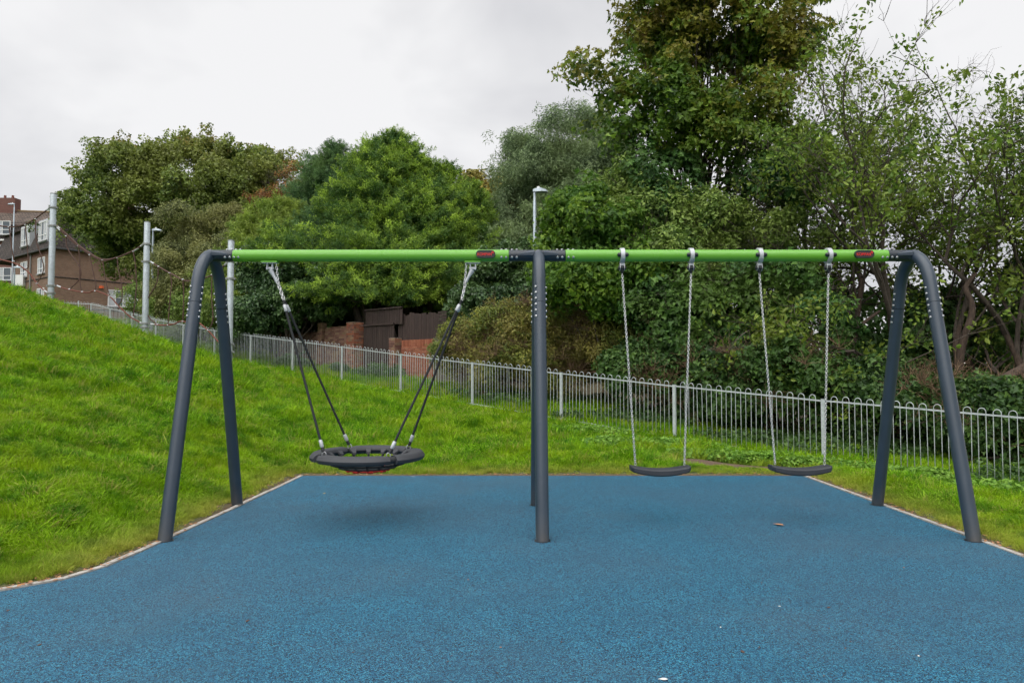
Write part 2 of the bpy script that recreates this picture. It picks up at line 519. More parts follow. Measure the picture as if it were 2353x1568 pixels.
def axis(lo, hi, step, far):
    a = list(np.arange(lo, hi + 1e-6, step))
    s = step; v = hi
    up = []
    while v < far:
        s *= 1.45; v += s; up.append(v)
    s = step; v = lo
    dn = []
    while v > -far:
        s *= 1.45; v -= s; dn.append(v)
    return np.array(dn[::-1] + a + up)
gx = axis(-16, 9, 0.12, 900)
gy = axis(-1, 20, 0.12, 900)
XX, YY = np.meshgrid(gx, gy)
ZZ = Tz(XX, YY)
nv = np.stack([XX.ravel(), YY.ravel(), ZZ.ravel()], 1)
nx, ny = len(gx), len(gy)
ii = (np.arange(ny - 1)[:, None] * nx + np.arange(nx - 1)[None, :]).ravel()
fc = np.stack([ii, ii + 1, ii + nx + 1, ii + nx], 1)
me = bpy.data.meshes.new("ground")
me.vertices.add(len(nv)); me.vertices.foreach_set("co", nv.ravel())
me.loops.add(fc.size); me.loops.foreach_set("vertex_index", fc.ravel().astype(np.int32))
me.polygons.add(len(fc)); me.polygons.foreach_set("loop_start", (np.arange(len(fc)) * 4).astype(np.int32))
me.polygons.foreach_set("use_smooth", np.ones(len(fc), bool))
me.update(calc_edges=True)
ba = me.attributes.new("bare", 'FLOAT', 'POINT')
ba.data.foreach_set("value", bare_amt(XX.ravel(), YY.ravel()).astype(np.float32))
me.materials.append(M['ground'])
tag(link("ground", me), "grassy earth bank and level ground around the play area", "ground", kind="structure")

# ------------------------------------------------------------------ blue rubber pad and its kerb
mb = MB(); mb.prism(PAD, -0.085, 0.0)
tag(mb.build("play_surface", M['pad']), "blue speckled rubber safety surface under the swings", "play surface", kind="structure")
kerb = empty("kerb", (0, 9.2, 0))
tag(kerb, "thin pale concrete edging around the blue rubber", "kerb", kind="structure")
PK = [(3.86, 0.5)] + PAD[1:13]
pts = [Vector(p) for p in PK]
run = []
for i in range(len(pts) - 1):
    n = max(1, int(round((pts[i + 1] - pts[i]).length / 0.9)))
    for k in range(n):
        run.append((pts[i].lerp(pts[i + 1], k / n), pts[i].lerp(pts[i + 1], (k + 1) / n)))
for k_, (a, b) in enumerate(run):
    d = (b - a).normalized(); nrm = Vector((d.y, -d.x)) * -1
    mid = (a + b) / 2
    if float(pad_dist(np.array([mid.x + nrm.x * .1]), np.array([mid.y + nrm.y * .1]))[0]) < 0: nrm = -nrm
    a2, b2 = a + d * .006, b - d * .006
    j = random.uniform(-.003, .004)
    jl = random.uniform(-.001, .006)
    o0 = nrm * (.002 + max(0, jl)); o1 = nrm * (.048 + jl)
    poly = [a2 + o0, b2 + o0, b2 + o1, a2 + o1]
    if (poly[1] - poly[0]).cross(poly[2] - poly[1]) < 0: poly = poly[::-1]
    mb = MB(); mb.prism(poly, -0.10, (0.010 if abs(d.x) < .98 or mid.y < 9 else -.012) + j)
    mb.build("kerb_stone", M['kerb'], kerb)

# ------------------------------------------------------------------ swing frame
YB, ZB, RB, RL = 6.46, 2.495, 0.057, 0.055
frame = empty("swing_set", (0.25, YB, 0))
tag(frame, "swing set with lime green crossbeam on three charcoal A-frame arches", "swing set")
bolt_mb = MB(); bolt_mb.lathe([(.0125, 0), (.0125, .003), (.0105, .007), (.006, .0095), (.001, .0102)], 12)
bolt_me = bolt_mb.mesh("bolt", M['steel'], True, 30)
def bolt(pos, d, parent):
    link("bolt", bolt_me, parent, Matrix.Translation(pos) @ align_z(d))
FEET_D = .745
def arch_pts(X, sgn):
    """half arch: foot to apex, sgn -1 towards the camera"""
    foot = Vector((X, YB + sgn * FEET_D, 0))
    kn = Vector((X, YB + sgn * .245, 2.20))
    top = Vector((X, YB, 2.500))
    d = (kn - foot).normalized()
    P = [kn]
    c = kn + d * .235
    for i in range(1, 11):
        t = i / 10
        P.append(kn * (1 - t) ** 2 + c * 2 * t * (1 - t) + Vector((X, YB + sgn * .0, 2.500)) * t * t)
    return foot, kn, d, P
for fi, X in enumerate((-2.875, 0.252, 3.825)):
    mir = -1 if fi == 2 else 1
    arc = []
    halves = [arch_pts(X, -1), arch_pts(X, 1)]
    seam = []
    for foot, kn, d, P in halves:
        seam.append(foot + d * ((2.02) / d.z))
    path = [seam[0]] + halves[0][3] + halves[1][3][-2::-1] + [seam[1]]
    mb = MB(); mb.tube(path, RL, 22)
    mb.build("arch", M['leg'], frame, True, 50)
    for hi, (foot, kn, d, P) in enumerate(halves):
        mb = MB(); mb.tube([foot - d * .05, seam[hi] - d * .004], RL + .0012, 22)
        leg = mb.build("leg", M['leg'], frame, True, 50)
        sx = Vector((1, 0, 0)); fr = Vector((0, -1, 0)); fr = (fr - d * fr.dot(d)).normalized()
        for ang in ((-40 * mir, 82 * mir, 200 * mir) if hi == 0 else (-78, 78)):
            nrm = fr * math.cos(R(ang)) + sx * math.sin(R(ang))
            for kk in (-2.5, -1.5, -.5, .5, 1.5, 2.5):
                q = seam[hi] + d * (kk * .056)
                bolt(q + nrm * (RL + .001), nrm, leg)
        # small rubber skirt where the leg enters the ground
        mb = MB(); c_ = foot + d * 0.0
        mb.lathe([(RL + .014, -.01), (RL + .014, .002), (RL + .003, .004)], 22, Matrix.Translation((foot.x, foot.y, 0)))
        mb.build("foot_collar", M['blackplastic'], leg, True, 40)
def xtube(name, x0, x1, r, mat, n=28):
    mb = MB(); mb.tube([(x0, YB, ZB), (x1, YB, ZB)], r, n)
    return mb.build(name, mat, frame, True, 40)
beams = [xtube("beam", -2.642, -.032, RB, M['green']), xtube("beam", .508, 3.562, RB, M['green'])]
sleeves = [xtube("sleeve", -2.875, -2.646, RB - .0025, M['sleeve']), xtube("sleeve", -.028, .504, RB - .0025, M['sleeve']), xtube("sleeve", 3.566, 3.825, RB - .0025, M['sleeve'])]
def beam_bolts(xs, parent):
    for x in xs:
        for ang in (-24, 84, 96 + 30):
            nrm = Vector((0, -math.cos(R(ang)), math.sin(R(ang))))
            bolt(Vector((x, YB, ZB)) + nrm * (RB - .001), nrm, parent)
beam_bolts((-2.625, -2.585), beams[0]); beam_bolts((-.055, -.10), beams[0])
beam_bolts((.535, .58), beams[1]); beam_bolts((3.545, 3.50), beams[1])
beam_bolts((-2.665, -2.71), sleeves[0]); beam_bolts((0.0, .045), sleeves[1]); beam_bolts((.475, .43), sleeves[1]); beam_bolts((3.59, 3.635), sleeves[2])
# cast fins that brace arch against sleeve
for X, sides in ((-2.875, (1,)), (0.252, (-1, 1)), (3.825, (-1,))):
    for s in sides:
        mb = MB()
        x0 = X + s * .045; x1 = X + s * .185
        vv = [(x0, YB - .075, ZB + .025), (x0, YB - .035, ZB + .050), (x0, YB - .035, ZB - .045), (x0, YB - .075, ZB - .005),
              (x1, YB - .056, ZB + .012), (x1, YB - .03, ZB + .030), (x1, YB - .03, ZB - .022), (x1, YB - .056, ZB - .002)]
        mb.add(vv, [(0, 1, 5, 4), (3, 0, 4, 7), (2, 3, 7, 6), (1, 2, 6, 5), (4, 5, 6, 7), (0, 3, 2, 1)])
        mb.build("fin", M['leg'], frame, True, 30)
# oval maker's plates with red lettering
def badge(cx):
    mb = MB()
    poly = []
    for i in range(33):
        a = -math.pi / 2 + math.pi * i / 32
        poly.append((.055 + .036 * math.cos(a), .036 * math.sin(a)))
    for i in range(33):
        a = math.pi / 2 + math.pi * i / 32
        poly.append((-.055 + .036 * math.cos(a), .036 * math.sin(a)))
    tz = R(9)
    Mx = Matrix.Translation((cx, YB - RB - .0125, ZB + .004)) @ Matrix.Rotation(R(90), 4, 'X')
    mb.prism(poly, -.016, .010, Mx)
    b = mb.build("badge", M['badge'], frame, True, 30)
    cu = bpy.data.curves.new("lettering", 'FONT')
    cu.body = "KOMPAN"; cu.size = .037; cu.align_x = 'CENTER'; cu.align_y = 'CENTER'; cu.extrude = .0012; cu.offset = .0009
    tmp = bpy.data.objects.new("tmp", cu); COL.objects.link(tmp)
    bpy.context.view_layer.update()
    me = bpy.data.meshes.new_from_object(tmp.evaluated_get(bpy.context.evaluated_depsgraph_get()))
    bpy.data.objects.remove(tmp)
    me.materials.clear(); me.materials.append(M['badgered'])
    link("lettering", me, b, Mx @ Matrix.Translation((-.010, -.004, .0115)) @ Matrix.Scale(0.88, 4, (1, 0, 0)))
    # four-pointed pinwheel mark at the upper right
    mb = MB()
    for q in range(4):
        a = R(q * 90 + 20)
        u = Vector((math.cos(a), math.sin(a))); v_ = Vector((-math.sin(a), math.cos(a)))
        poly = [v_ * .0, u * .006 + v_ * .006, u * .017 + v_ * .002, u * .012 - v_ * .004]
        if (poly[1] - poly[0]).cross(poly[2] - poly[1]) < 0: poly = poly[::-1]
        mb.prism(poly, .0103, .0128, Mx @ Matrix.Translation((.066, .015, 0)))
    mb.build("emblem", M['badgered'], b)
badge(-.248); badge(3.318)

# ------------------------------------------------------------------ chains
link_mb = MB()
cp = []
for i in range(16):
    a = 2 * math.pi * i / 16
    x = .0075 * math.cos(a); z = .0075 * math.sin(a)
    z += .0062 * (1 if math.sin(a) > 1e-6 else (-1 if math.sin(a) < -1e-6 else 0))
    cp.append((x, 0, z))
link_mb.tube(cp, .0031, 7, closed=True)
link_me = link_mb.mesh("chain_link", M['chain'], True)
def chain(p0, p1, parent, pitch=.0205, sag=0.0, roll0=0.0, scale=1.0):
    p0, p1 = Vector(p0), Vector(p1)
    n = max(2, int(round((p1 - p0).length / (pitch * scale))))
    d = (p1 - p0)
    for i in range(n):
        t = (i + .5) / n
        q = p0 + d * t + Vector((0, 0, -sag * 4 * t * (1 - t)))
        tw = roll0 + (math.pi / 2 if i % 2 else 0) + random.uniform(-.22, .22)
        link("chain_link", link_me, parent, Matrix.Translation(q) @ align_z(d, tw) @ Matrix.Scale(scale * 1.06, 4))

# ------------------------------------------------------------------ two belt swings
def clamp(x, parent):
    """grey band round the beam, black bumper knobs and a black pivot below"""
    mb = MB()
    c = Vector((x, YB, ZB))
    prof = []
    n = 28
    w2 = .042
    for (yy, rr) in ((-w2, RB + .0015), (-w2, RB + .012), (-w2 + .006, RB + .017), (w2 - .006, RB + .017), (w2, RB + .012), (w2, RB + .0015)):
        prof.append((yy * .52, rr))
    vv = []
    for (xx, rr) in prof:
        for k in range(n):
            a = 2 * math.pi * k / n
            vv.append(c + Vector((xx, rr * math.cos(a), rr * math.sin(a))))
    ff = []
    for i in range(len(prof)):
        j = (i + 1) % len(prof)
        for k in range(n):
            ff.append((i * n + k, i * n + (k + 1) % n, j * n + (k + 1) % n, j * n + k))
    mb.add(vv, ff)
    band = mb.build("clamp_band", M['alu'], parent, True, 40)
    mb = MB(); mb.box(c + Vector((0, 0, -RB - .024)), (.040, .036, .030)); mb.build("clamp_lug", M['alu'], band)
    for s in (-1, 1):
        mb = MB()
        mb.lathe([(.020, 0), (.0205, .014), (.0185, .024), (.012, .031), (.002, .034)], 16, Matrix.Translation(c + Vector((s * .021, -RB - .004, 0.0))) @ align_z((s, 0, 0)))
        mb.build("knob", M['blackplastic'], band, True, 40)
    mb = MB(); mb.lathe([(.007, 0), (.007, .004), (.002, .007)], 10, Matrix.Translation(c + Vector((.006, -(RB + .017) * .86, -(RB + .017) * .5))) @ align_z((0, -.86, -.5)))
    mb.build("bolt", M['steel'], band, True)
    pv = c + Vector((0, 0, -RB - .060))
    mb = MB()
    mb.tube([pv + Vector((-.038, 0, 0)), pv + Vector((-.034, 0, 0)), pv + Vector((-.027, 0, 0)), pv + Vector((.027, 0, 0)), pv + Vector((.034, 0, 0)), pv + Vector((.038, 0, 0))], [.008, .019, .021, .021, .019, .008], 16)
    piv = mb.build("pivot", M['blackplastic'], parent, True, 40)
    for s in (-.020, .020):
        mb = MB()
        P = []
        for i in range(13):
            a = R(-200 + 220 * i / 12)
            P.append(pv + Vector((s, .0245 * math.cos(a), .0245 * math.sin(a))))
        P = [pv + Vector((s, -.018, .04))] + P + [pv + Vector((s, .018, .04))]
        mb.tube(P, .0042, 6)
        mb.build("shackle", M['steel'], piv, True)
    mb = MB(); mb.lathe([(.017, 0), (.017, -.018), (.012, -.026), (.012, -.038), (.004, -.04)][::-1], 14, Matrix.Translation(pv + Vector((0, 0, -.016))))
    mb.build("swivel", M['blackplastic'], piv, True, 40)
    return pv + Vector((0, 0, -.052))
def belt_swing(xa, xb, sa, sb, zs, label):
    root = empty("swing", ((sa + sb) / 2, YB, zs))
    tag(root, label, "swing", "two flat seat swings on chains")
    for xx, ss in ((xa, sa), (xb, sb)):
        top = clamp(xx, root)
        ch = empty("chain", (ss, YB, zs)); ch.parent = root; ch.matrix_parent_inverse = WM[root.name].inverted()
        end = Vector((ss, YB, zs + .035))
        if ss == sa:
            pass
        chain(top, end, ch, roll0=random.uniform(0, 1.5))
    # curved moulded seat
    mb = MB()
    xl, xr = sa - .048, sb + .048
    N = 24
    secs = []
    for i in range(N + 1):
        t = i / N
        x = xl + (xr - xl) * t
        u = 2 * t - 1
        sag = -.034 * (1 - u * u)
        endr = 1 - max(0, (abs(u) - .93) / .07) ** 2 * .35
        hw = .088 * endr
        zt = zs + .030 + sag
        th = .050 + .010 * (1 - u * u)
        th *= (1 if abs(u) < .93 else .9)
        prof = [(-hw, zt - .010), (-hw + .012, zt), (0, zt - .004), (hw - .012, zt), (hw, zt - .010), (hw, zt - th + .012), (hw - .014, zt - th), (-hw + .014, zt - th), (-hw, zt - th + .012)]
        secs.append([Vector((x, YB + a, b)) for a, b in prof])
    npf = len(secs[0])
    vv = [p for s_ in secs for p in s_]
    ff = []
    for i in range(N):
        for k in range(npf):
            ff.append((i * npf + k, i * npf + (k + 1) % npf, (i + 1) * npf + (k + 1) % npf, (i + 1) * npf + k))
    ff.append(tuple(range(npf - 1, -1, -1))); ff.append(tuple(N * npf + k for k in range(npf)))
    mb.add(vv, ff)
    mb.build("seat", M['seat'], root, True, 35)
belt_swing(1.047, 1.702, 1.160, 1.620, .485, "black seat swing on two chains, nearer the frame's middle leg")
belt_swing(2.352, 3.008, 2.474, 2.938, .490, "black seat swing on two chains, nearer the frame's right end")

# ------------------------------------------------------------------ basket swing
BX, BZ = -1.355, .612
root = empty("basket_swing", (BX, YB, BZ))
tag(root, "round black nest basket swing hung on four black ropes", "basket swing")
SR = .465
def ring_pt(a, rr, z):
    return Vector((BX + rr * math.cos(a), YB + rr * math.sin(a), z))
# oval cross-section ring in four padded segments
segs = [(37.5, 127.5), (127.5, 217.5), (217.5, 307.5), (307.5, 397.5)]
for (a0, a1) in segs:
    mb = MB()
    N = 22
    vv = []; ff = []
    npf = 14
    g = 3.8
    for i in range(N + 1):
        t = i / N
        a = R(a0 + g + (a1 - a0 - 2 * g) * t)
        e = min(t, 1 - t) * N
        sc_ = 1.0 if e >= 1 else .86
        for k in range(npf):
            b = 2 * math.pi * k / npf
            cx_ = math.copysign(abs(math.cos(b)) ** .7, math.cos(b)) * .066 * sc_
            cz_ = math.copysign(abs(math.sin(b)) ** .7, math.sin(b)) * .041 * sc_
            vv.append(ring_pt(a, SR + cx_ - .012 * (cz_ > 0), BZ + cz_))
    for i in range(N):
        for k in range(npf):
            ff.append((i * npf + k, i * npf + (k + 1) % npf, (i + 1) * npf + (k + 1) % npf, (i + 1) * npf + k))
    ff.append(tuple(range(npf - 1, -1, -1))); ff.append(tuple(N * npf + k for k in range(npf)))
    mb.add(vv, ff)
    mb.build("ring_pad", M['ring'], root, True, 40)
mb = MB(); mb.tube([ring_pt(R(i * 7.5), SR, BZ) for i in range(48)], .030, 10, closed=True)
mb.build("ring_core", M['black'], root, True)
for i in range(16):
    a = R(i * 22.5 + 11)
    mb = MB()
    u = Vector((math.cos(a), math.sin(a), 0)); v_ = Vector((-u.y, u.x, 0))
    c = Vector((BX, YB, BZ))
    p = [c + u * (SR - .055) + v_ * .036 + Vector((0, 0, .030)), c + u * (SR - .055) - v_ * .036 + Vector((0, 0, .030)), c + u * (SR - .12) - v_ * .016 + Vector((0, 0, -.012)), c + u * (SR - .12) + v_ * .016 + Vector((0, 0, -.012))]
    q = [x - Vector((0, 0, .022)) - u * .004 for x in p]
    mb.add(p + q, [(0, 1, 2, 3), (7, 6, 5, 4), (0, 4, 5, 1), (1, 5, 6, 2), (2, 6, 7, 3), (3, 7, 4, 0)])
    mb.build("net_clip", M['ring'], root)
# woven net bowl: radial and ring ropes, red pieces near the middle
def bowl(rr):
    return BZ - .022 - .118 * (1 - (rr / .41) ** 2)
for i in range(16):
    a = R(i * 22.5 + 11)
    mb = MB()
    mb.tube([ring_pt(a, r_, bowl(r_)) for r_ in (.40, .32, .24, .16, .08, .02)], .0105, 7)
    mb.build("net_rope", M['ropeblack'], root, True)
for r_, mt in ((.34, 'ropeblack'), (.26, 'ropeblack'), (.18, 'ropered'), (.11, 'ropered')):
    mb = MB(); mb.tube([ring_pt(R(10 * k), r_, bowl(r_) - .012) for k in range(36)], .0125, 7, closed=True)
    mb.build("net_rope", M[mt], root, True)
for k in range(9):
    a = R(k * 40 + 8)
    mb = MB(); c = ring_pt(a, .19, bowl(.19) - .014)
    u = Vector((-math.sin(a), math.cos(a), 0))
    mb.tube([c - u * .03, c - u * .026, c + u * .026, c + u * .03], [.012, .020, .020, .012], 9)
    mb.build("rope_wrap", M['ropered'], root, True)
# hangers
for s, hx in ((-1, -2.300), (1, -.372)):
    mb = MB(); mb.box((hx, YB, ZB - RB - .004), (.150, .080, .014)); mp_ = mb.build("mounting_plate", M['green'], frame)
    hz = ZB - RB - .018
    mb = MB(); mb.box((hx, YB, hz + .004), (.140, .070, .006)); hp = mb.build("hanger_plate", M['alu'], root)
    mb = MB()
    mb.box((hx - .024, YB, hz - .030), (.010, .040, .062)); mb.box((hx + .024, YB, hz - .030), (.010, .040, .062))
    mb.tube([(hx - .034, YB, hz - .045), (hx + .034, YB, hz - .045)], .014, 12)
    mb.build("hanger_bracket", M['alu'], hp, True, 30)
    sx = hx - s * .055
    d = Vector((-s * .055, 0, -.10)).normalized()
    p0 = Vector((hx - s * .004, YB, hz - .060)); p1 = p0 + d * .13
    mb = MB(); mb.tube([p0, p0 + d * .03, p0 + d * .08, p1], [.024, .022, .014, .017], 14)
    sw = mb.build("swivel", M['alu'], hp, True, 40)
    ch = empty("chain", p1); ch.parent = root; ch.matrix_parent_inverse = WM[root.name].inverted()
    knot = at(652, 690, YB) if s < 0 else at(1060, 690, YB)
    chain(p1, knot + Vector((0, -.012, 0)), ch, roll0=.4, scale=1.25)
    chain(p1 + Vector((0, .02, .01)), knot + Vector((0, .02, 0)), ch, roll0=.9, scale=1.25)
    # safety chain from the plate down to the swivel
    chain(Vector((hx - s * .062, YB - .01, hz)), p1 + d * .03, ch, roll0=.1, scale=1.1, sag=.02)
    for yy, ang in ((-1, 219 if s < 0 else 306), (1, 126 if s < 0 else 39)):
        e = ring_pt(R(ang), SR - .03, BZ + .040)
        k0 = knot + Vector((0, yy * .016, 0))
        dd_ = (e - k0).normalized()
        e1 = e - dd_ * .075
        mb = MB(); mb.tube([k0 - dd_ * .0, k0 + dd_ * .10, e1], [.0105, .0115, .0115], 10)
        rp = mb.build("rope", M['ropeblack'], root, True)
        for pp in (k0 + dd_ * .045, e1 - dd_ * .06):
            mb = MB(); mb.tube([pp, pp + dd_ * .008, pp + dd_ * .062, pp + dd_ * .07], [.013, .0175, .0175, .013], 14)
            mb.build("ferrule", M['alu'], rp, True, 50)
        # eye and shackle at the ring
        mb = MB(); mb.tube([e1, e1 + dd_ * .03, e1 + dd_ * .055], [.011, .016, .013], 9); mb.build("rope_eye", M['black'], rp, True)
        mb = MB()
        P = [e + Vector((.019 * math.cos(q), 0, .026 * math.sin(q) - .004)) for q in [2 * math.pi * k / 14 for k in range(14)]]
        mb.tube(P, .0055, 7, closed=True); mb.build("shackle", M['steel'], rp, True)
        mb = MB(); mb.box(e + Vector((0, 0, -.035)), (.06, .05, .03)); mb.build("ring_bracket", M['black'], root)

# ------------------------------------------------------------------ bow-top fence
fence = empty("fence", (FP0.x, FP0.y, T(FP0.x, FP0.y)))
tag(fence, "galvanised bow-top railing running from the right edge up behind the grass bank", "fence")
bow_mb = MB()
BW = 2.75 / 14 / 4
path = [(-BW, 0, .06), (-BW, 0, .55), (-BW, 0, 1.13)]
for i in range(1, 9):
    a = math.pi - math.pi * i / 9
    path.append((BW * math.cos(a), 0, 1.13 + BW * math.sin(a) * 1.1))
path += [(BW, 0, 1.13), (BW, 0, .55), (BW, 0, .06)]
bow_mb.tube(path, .0060, 6)
bow_me = bow_mb.mesh("bow", M['fence'], True)
def fz(k):
    ks = [q[0] for q in FZ]; zs = [q[1] for q in FZ]
    return float(np.interp(k, ks, zs))
def panel(a, b, za, zb):
    a, b = Vector(a), Vector(b)
    d = (b - a); Lh = d.length; d.normalize()
    ang = math.atan2(d.y, d.x)
    mb = MB()
    for h in (1.095, .10):
        o0 = Vector((a.x, a.y, za + h)) + Vector((d.x, d.y, 0)) * .035
        o1 = Vector((b.x, b.y, zb + h)) - Vector((d.x, d.y, 0)) * .035
        t = (o1 - o0).normalized(); sd = Vector((-d.y, d.x, 0)); up = t.cross(sd) * -1
        hw, hh = .0045, .013
        vv = [o + sd * i * hw + up * j * hh for o in (o0, o1) for (i, j) in ((-1, -1), (1, -1), (1, 1), (-1, 1))]
        mb.add(vv, [(0, 1, 2, 3), (7, 6, 5, 4), (0, 4, 5, 1), (1, 5, 6, 2), (2, 6, 7, 3), (3, 7, 4, 0)])
    pan = mb.build("rail", M['fence'], fence)
    n = 14
    for i in range(n):
        t = (i + .5) / n * .945 + .0275
        q = a.lerp(b, t)
        z = za + (zb - za) * t
        link("bow", bow_me, pan, Matrix.Translation((q.x, q.y, z + random.uniform(-.004, .004))) @ Matrix.Rotation(ang, 4, 'Z') @ Matrix.Rotation(random.gauss(0, .006), 4, 'Y') @ Matrix.Rotation(random.gauss(0, .008), 4, 'X') @ Matrix.Scale((Lh / 2.75), 4, (1, 0, 0)))
def post(p, z):
    mb = MB()
    ang = math.atan2(FST.y, FST.x)
    mb.box((p.x, p.y, z + .52), (.062, .042, 1.20), Matrix.Rotation(ang, 3, 'Z').to_4x4())
    mb.box((p.x, p.y, z + 1.123), (.066, .046, .006), Matrix.Rotation(ang, 3, 'Z').to_4x4())
    mb.build("post", M['fence'], fence)
KS = list(range(-2, 14)) + [13.7]
for i, k in enumerate(KS):
    post(fence_xy(k), fz(k))
    if i < len(KS) - 1 and k < 13:
        panel(fence_xy(k), fence_xy(k + 1), fz(k), fz(k + 1))
cor = fence_xy(13.0)
e2 = cor + Vector((-2.74, .25)); e3 = e2 + Vector((-2.74, .2))
panel(cor, e2, fz(13), fz(13) + .12); post(e2, fz(13) + .12)
panel(e2, e3, fz(13) + .12, fz(13) + .3); post(e3, fz(13) + .3)
# ------------------------------------------------------------------ leaf sprays scattered by geometry nodes
def spray_obj(name, V, F, LV, mat):
    me = bpy.data.meshes.new(name)
    me.from_pydata(V, [], F)
    a = me.attributes.new("lv", 'FLOAT', 'FACE')
    a.data.foreach_set("value", np.array(LV, np.float32))
    if mat: me.materials.append(mat)
    me.update()
    return me
LEAF = {
    'maple': ([(0, 0), (.10, .12), (.42, .02), (.30, .20), (.52, .40), (.24, .42), (.22, .62), (0, 1.0), (-.22, .62), (-.24, .42), (-.52, .40), (-.30, .20), (-.42, .02), (-.10, .12)], None),
    'oval': ([(0, 0), (.22, .25), (.24, .55), (0, 1.0), (-.24, .55), (-.22, .25)], None),
    'narrow': ([(0, 0), (.10, .35), (0, 1.0), (-.10, .35)], None),
    'plume': ([(0, 0), (.13, .28), (.10, .62), (0, 1.0), (-.10, .62), (-.13, .28)], None),
    'ivy': ([(0, .05), (.40, -.05), (.46, .30), (.26, .48), (0, 1.0), (-.26, .48), (-.46, .30), (-.40, -.05)], None),
}
def leaf_spray(shape, n, size, spread, length, up=0.55, droop=0.3, r=None, stem=True):
    """leaves set round a short twig that grows along +Z"""
    V, F, LV = [], [], []
    pts = LEAF[shape][0]
    for i in range(n):
        t = r.random() ** .8
        a = r.random() * 6.283
        rad = spread * (0.25 + .75 * r.random()) * (1.05 - .45 * t)
        base = Vector((math.cos(a) * rad, math.sin(a) * rad, length * t + r.uniform(-.1, .1) * length))
        out = Vector((math.cos(a), math.sin(a), r.uniform(-droop, .25) if shape != 'plume' else r.uniform(.4, 1.3)))
        nrm = (Vector((0, 0, 1)) * up + Vector((r.gauss(0, 1), r.gauss(0, 1), r.gauss(0, 1))) * .42 + Vector((math.cos(a), math.sin(a), 0)) * .25).normalized()
        y = (out - nrm * out.dot(nrm))
        if y.length < 1e-3: y = nrm.orthogonal()
        y.normalize(); x = y.cross(nrm)
        s = size * r.uniform(.65, 1.2)
        n0 = len(V)
        for (px, py) in pts:
            fold = abs(px) * .25 - (py ** 2) * .16
            V.append(tuple(base + (x * px + y * py + nrm * fold) * s))
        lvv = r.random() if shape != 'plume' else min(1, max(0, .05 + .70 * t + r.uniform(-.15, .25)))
        k = len(pts)
        if k == 4:
            F.append((n0, n0 + 1, n0 + 2, n0 + 3)); LV.append(lvv)
        else:
            h = k // 2
            F.append(tuple(n0 + q for q in range(0, h + 1))); LV.append(lvv)
            F.append(tuple([n0] + [n0 + q for q in range(h, k)])); LV.append(lvv)
    return V, F, LV
def frond(r, length=.46, n=10, wide=.50):
    """feathery flattened cypress spray growing along +Z"""
    V, F, LV = [], [], []
    def blade(p, d, l, wd, nr):
        s = d.cross(nr).normalized() * wd
        n0 = len(V)
        V.extend([tuple(p - s * .5), tuple(p + d * l * .4 + s), tuple(p + d * l), tuple(p + d * l * .4 - s)])
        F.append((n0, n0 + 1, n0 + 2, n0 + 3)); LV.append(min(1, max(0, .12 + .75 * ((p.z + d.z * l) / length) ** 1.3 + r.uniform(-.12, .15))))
    nr = Vector((0, 1, 0))
    blade(Vector((0, 0, 0)), Vector((0, 0, 1)), length, .012, nr)
    for i in range(n):
        t = (i + .6) / n
        for s in (-1, 1):
            a = R(r.uniform(32, 55))
            d = Vector((s * math.sin(a), r.uniform(-.28, .28), math.cos(a))).normalized()
            p = Vector((0, 0, length * t * .92))
            l = length * wide * (1.0 - t * .75) * r.uniform(.7, 1.1)
            blade(p, d, l, .010, nr)
            for q in range(4):
                tq = .25 + .2 * q
                for s2 in (-1, 1):
                    d2 = (d + (d.cross(nr)) * s2 * .75 + Vector((0, r.uniform(-.3, .3), .1))).normalized()
                    blade(p + d * l * tq, d2, l * .42 * (1.1 - tq), .010, nr)
    return V, F, LV
def grass_tuft(r, n=40, rad=.068, h=.088):
    V, F, LV = [], [], []
    lean = Vector((r.uniform(-.5, .5), r.uniform(-.5, .5), 0))
    for i in range(n):
        a = r.random() * 6.283; q = rad * math.sqrt(r.random())
        p = Vector((math.cos(a) * q, math.sin(a) * q, -.008))
        d = Vector((math.cos(a) * .45 + r.gauss(0, .4), math.sin(a) * .45 + r.gauss(0, .4), 0)) + lean * .7
        l = h * r.uniform(.5, 1.25); wd = r.uniform(.0022, .0038)
        th = r.random() * 3.14
        s = Vector((math.cos(th), math.sin(th), 0)) * wd
        p1 = p + Vector((0, 0, l * .5)) + d * l * .22
        p2 = p + Vector((0, 0, l * .82)) + d * l * .58
        p3 = p2 + Vector((0, 0, l * r.uniform(-.16, .12))) + d * l * .42
        n0 = len(V); lvv = r.random()
        V.extend([tuple(p - s), tuple(p + s), tuple(p1 - s * .9), tuple(p1 + s * .9), tuple(p2 - s * .6), tuple(p2 + s * .6), tuple(p3)])
        F.extend([(n0, n0 + 1, n0 + 3, n0 + 2), (n0 + 2, n0 + 3, n0 + 5, n0 + 4), (n0 + 4, n0 + 5, n0 + 6)]); LV.extend([lvv] * 3)
    return V, F, LV
def twig_spray(r, n=4, length=.8):
    mb = MB()
    for i in range(n):
        d = Vector((r.gauss(0, .5), r.gauss(0, .5), 1)).normalized()
        p = Vector((0, 0, 0)); P = [p]
        for k in range(4):
            d = (d + Vector((r.gauss(0, .34), r.gauss(0, .34), r.gauss(0, .2)))).normalized()
            p = p + d * length * r.uniform(.15, .3); P.append(p)
        mb.tube(P, [.006, .005, .004, .003, .0015], 3, cap=False)
    return mb.v, mb.f, [r.random() for _ in mb.f]

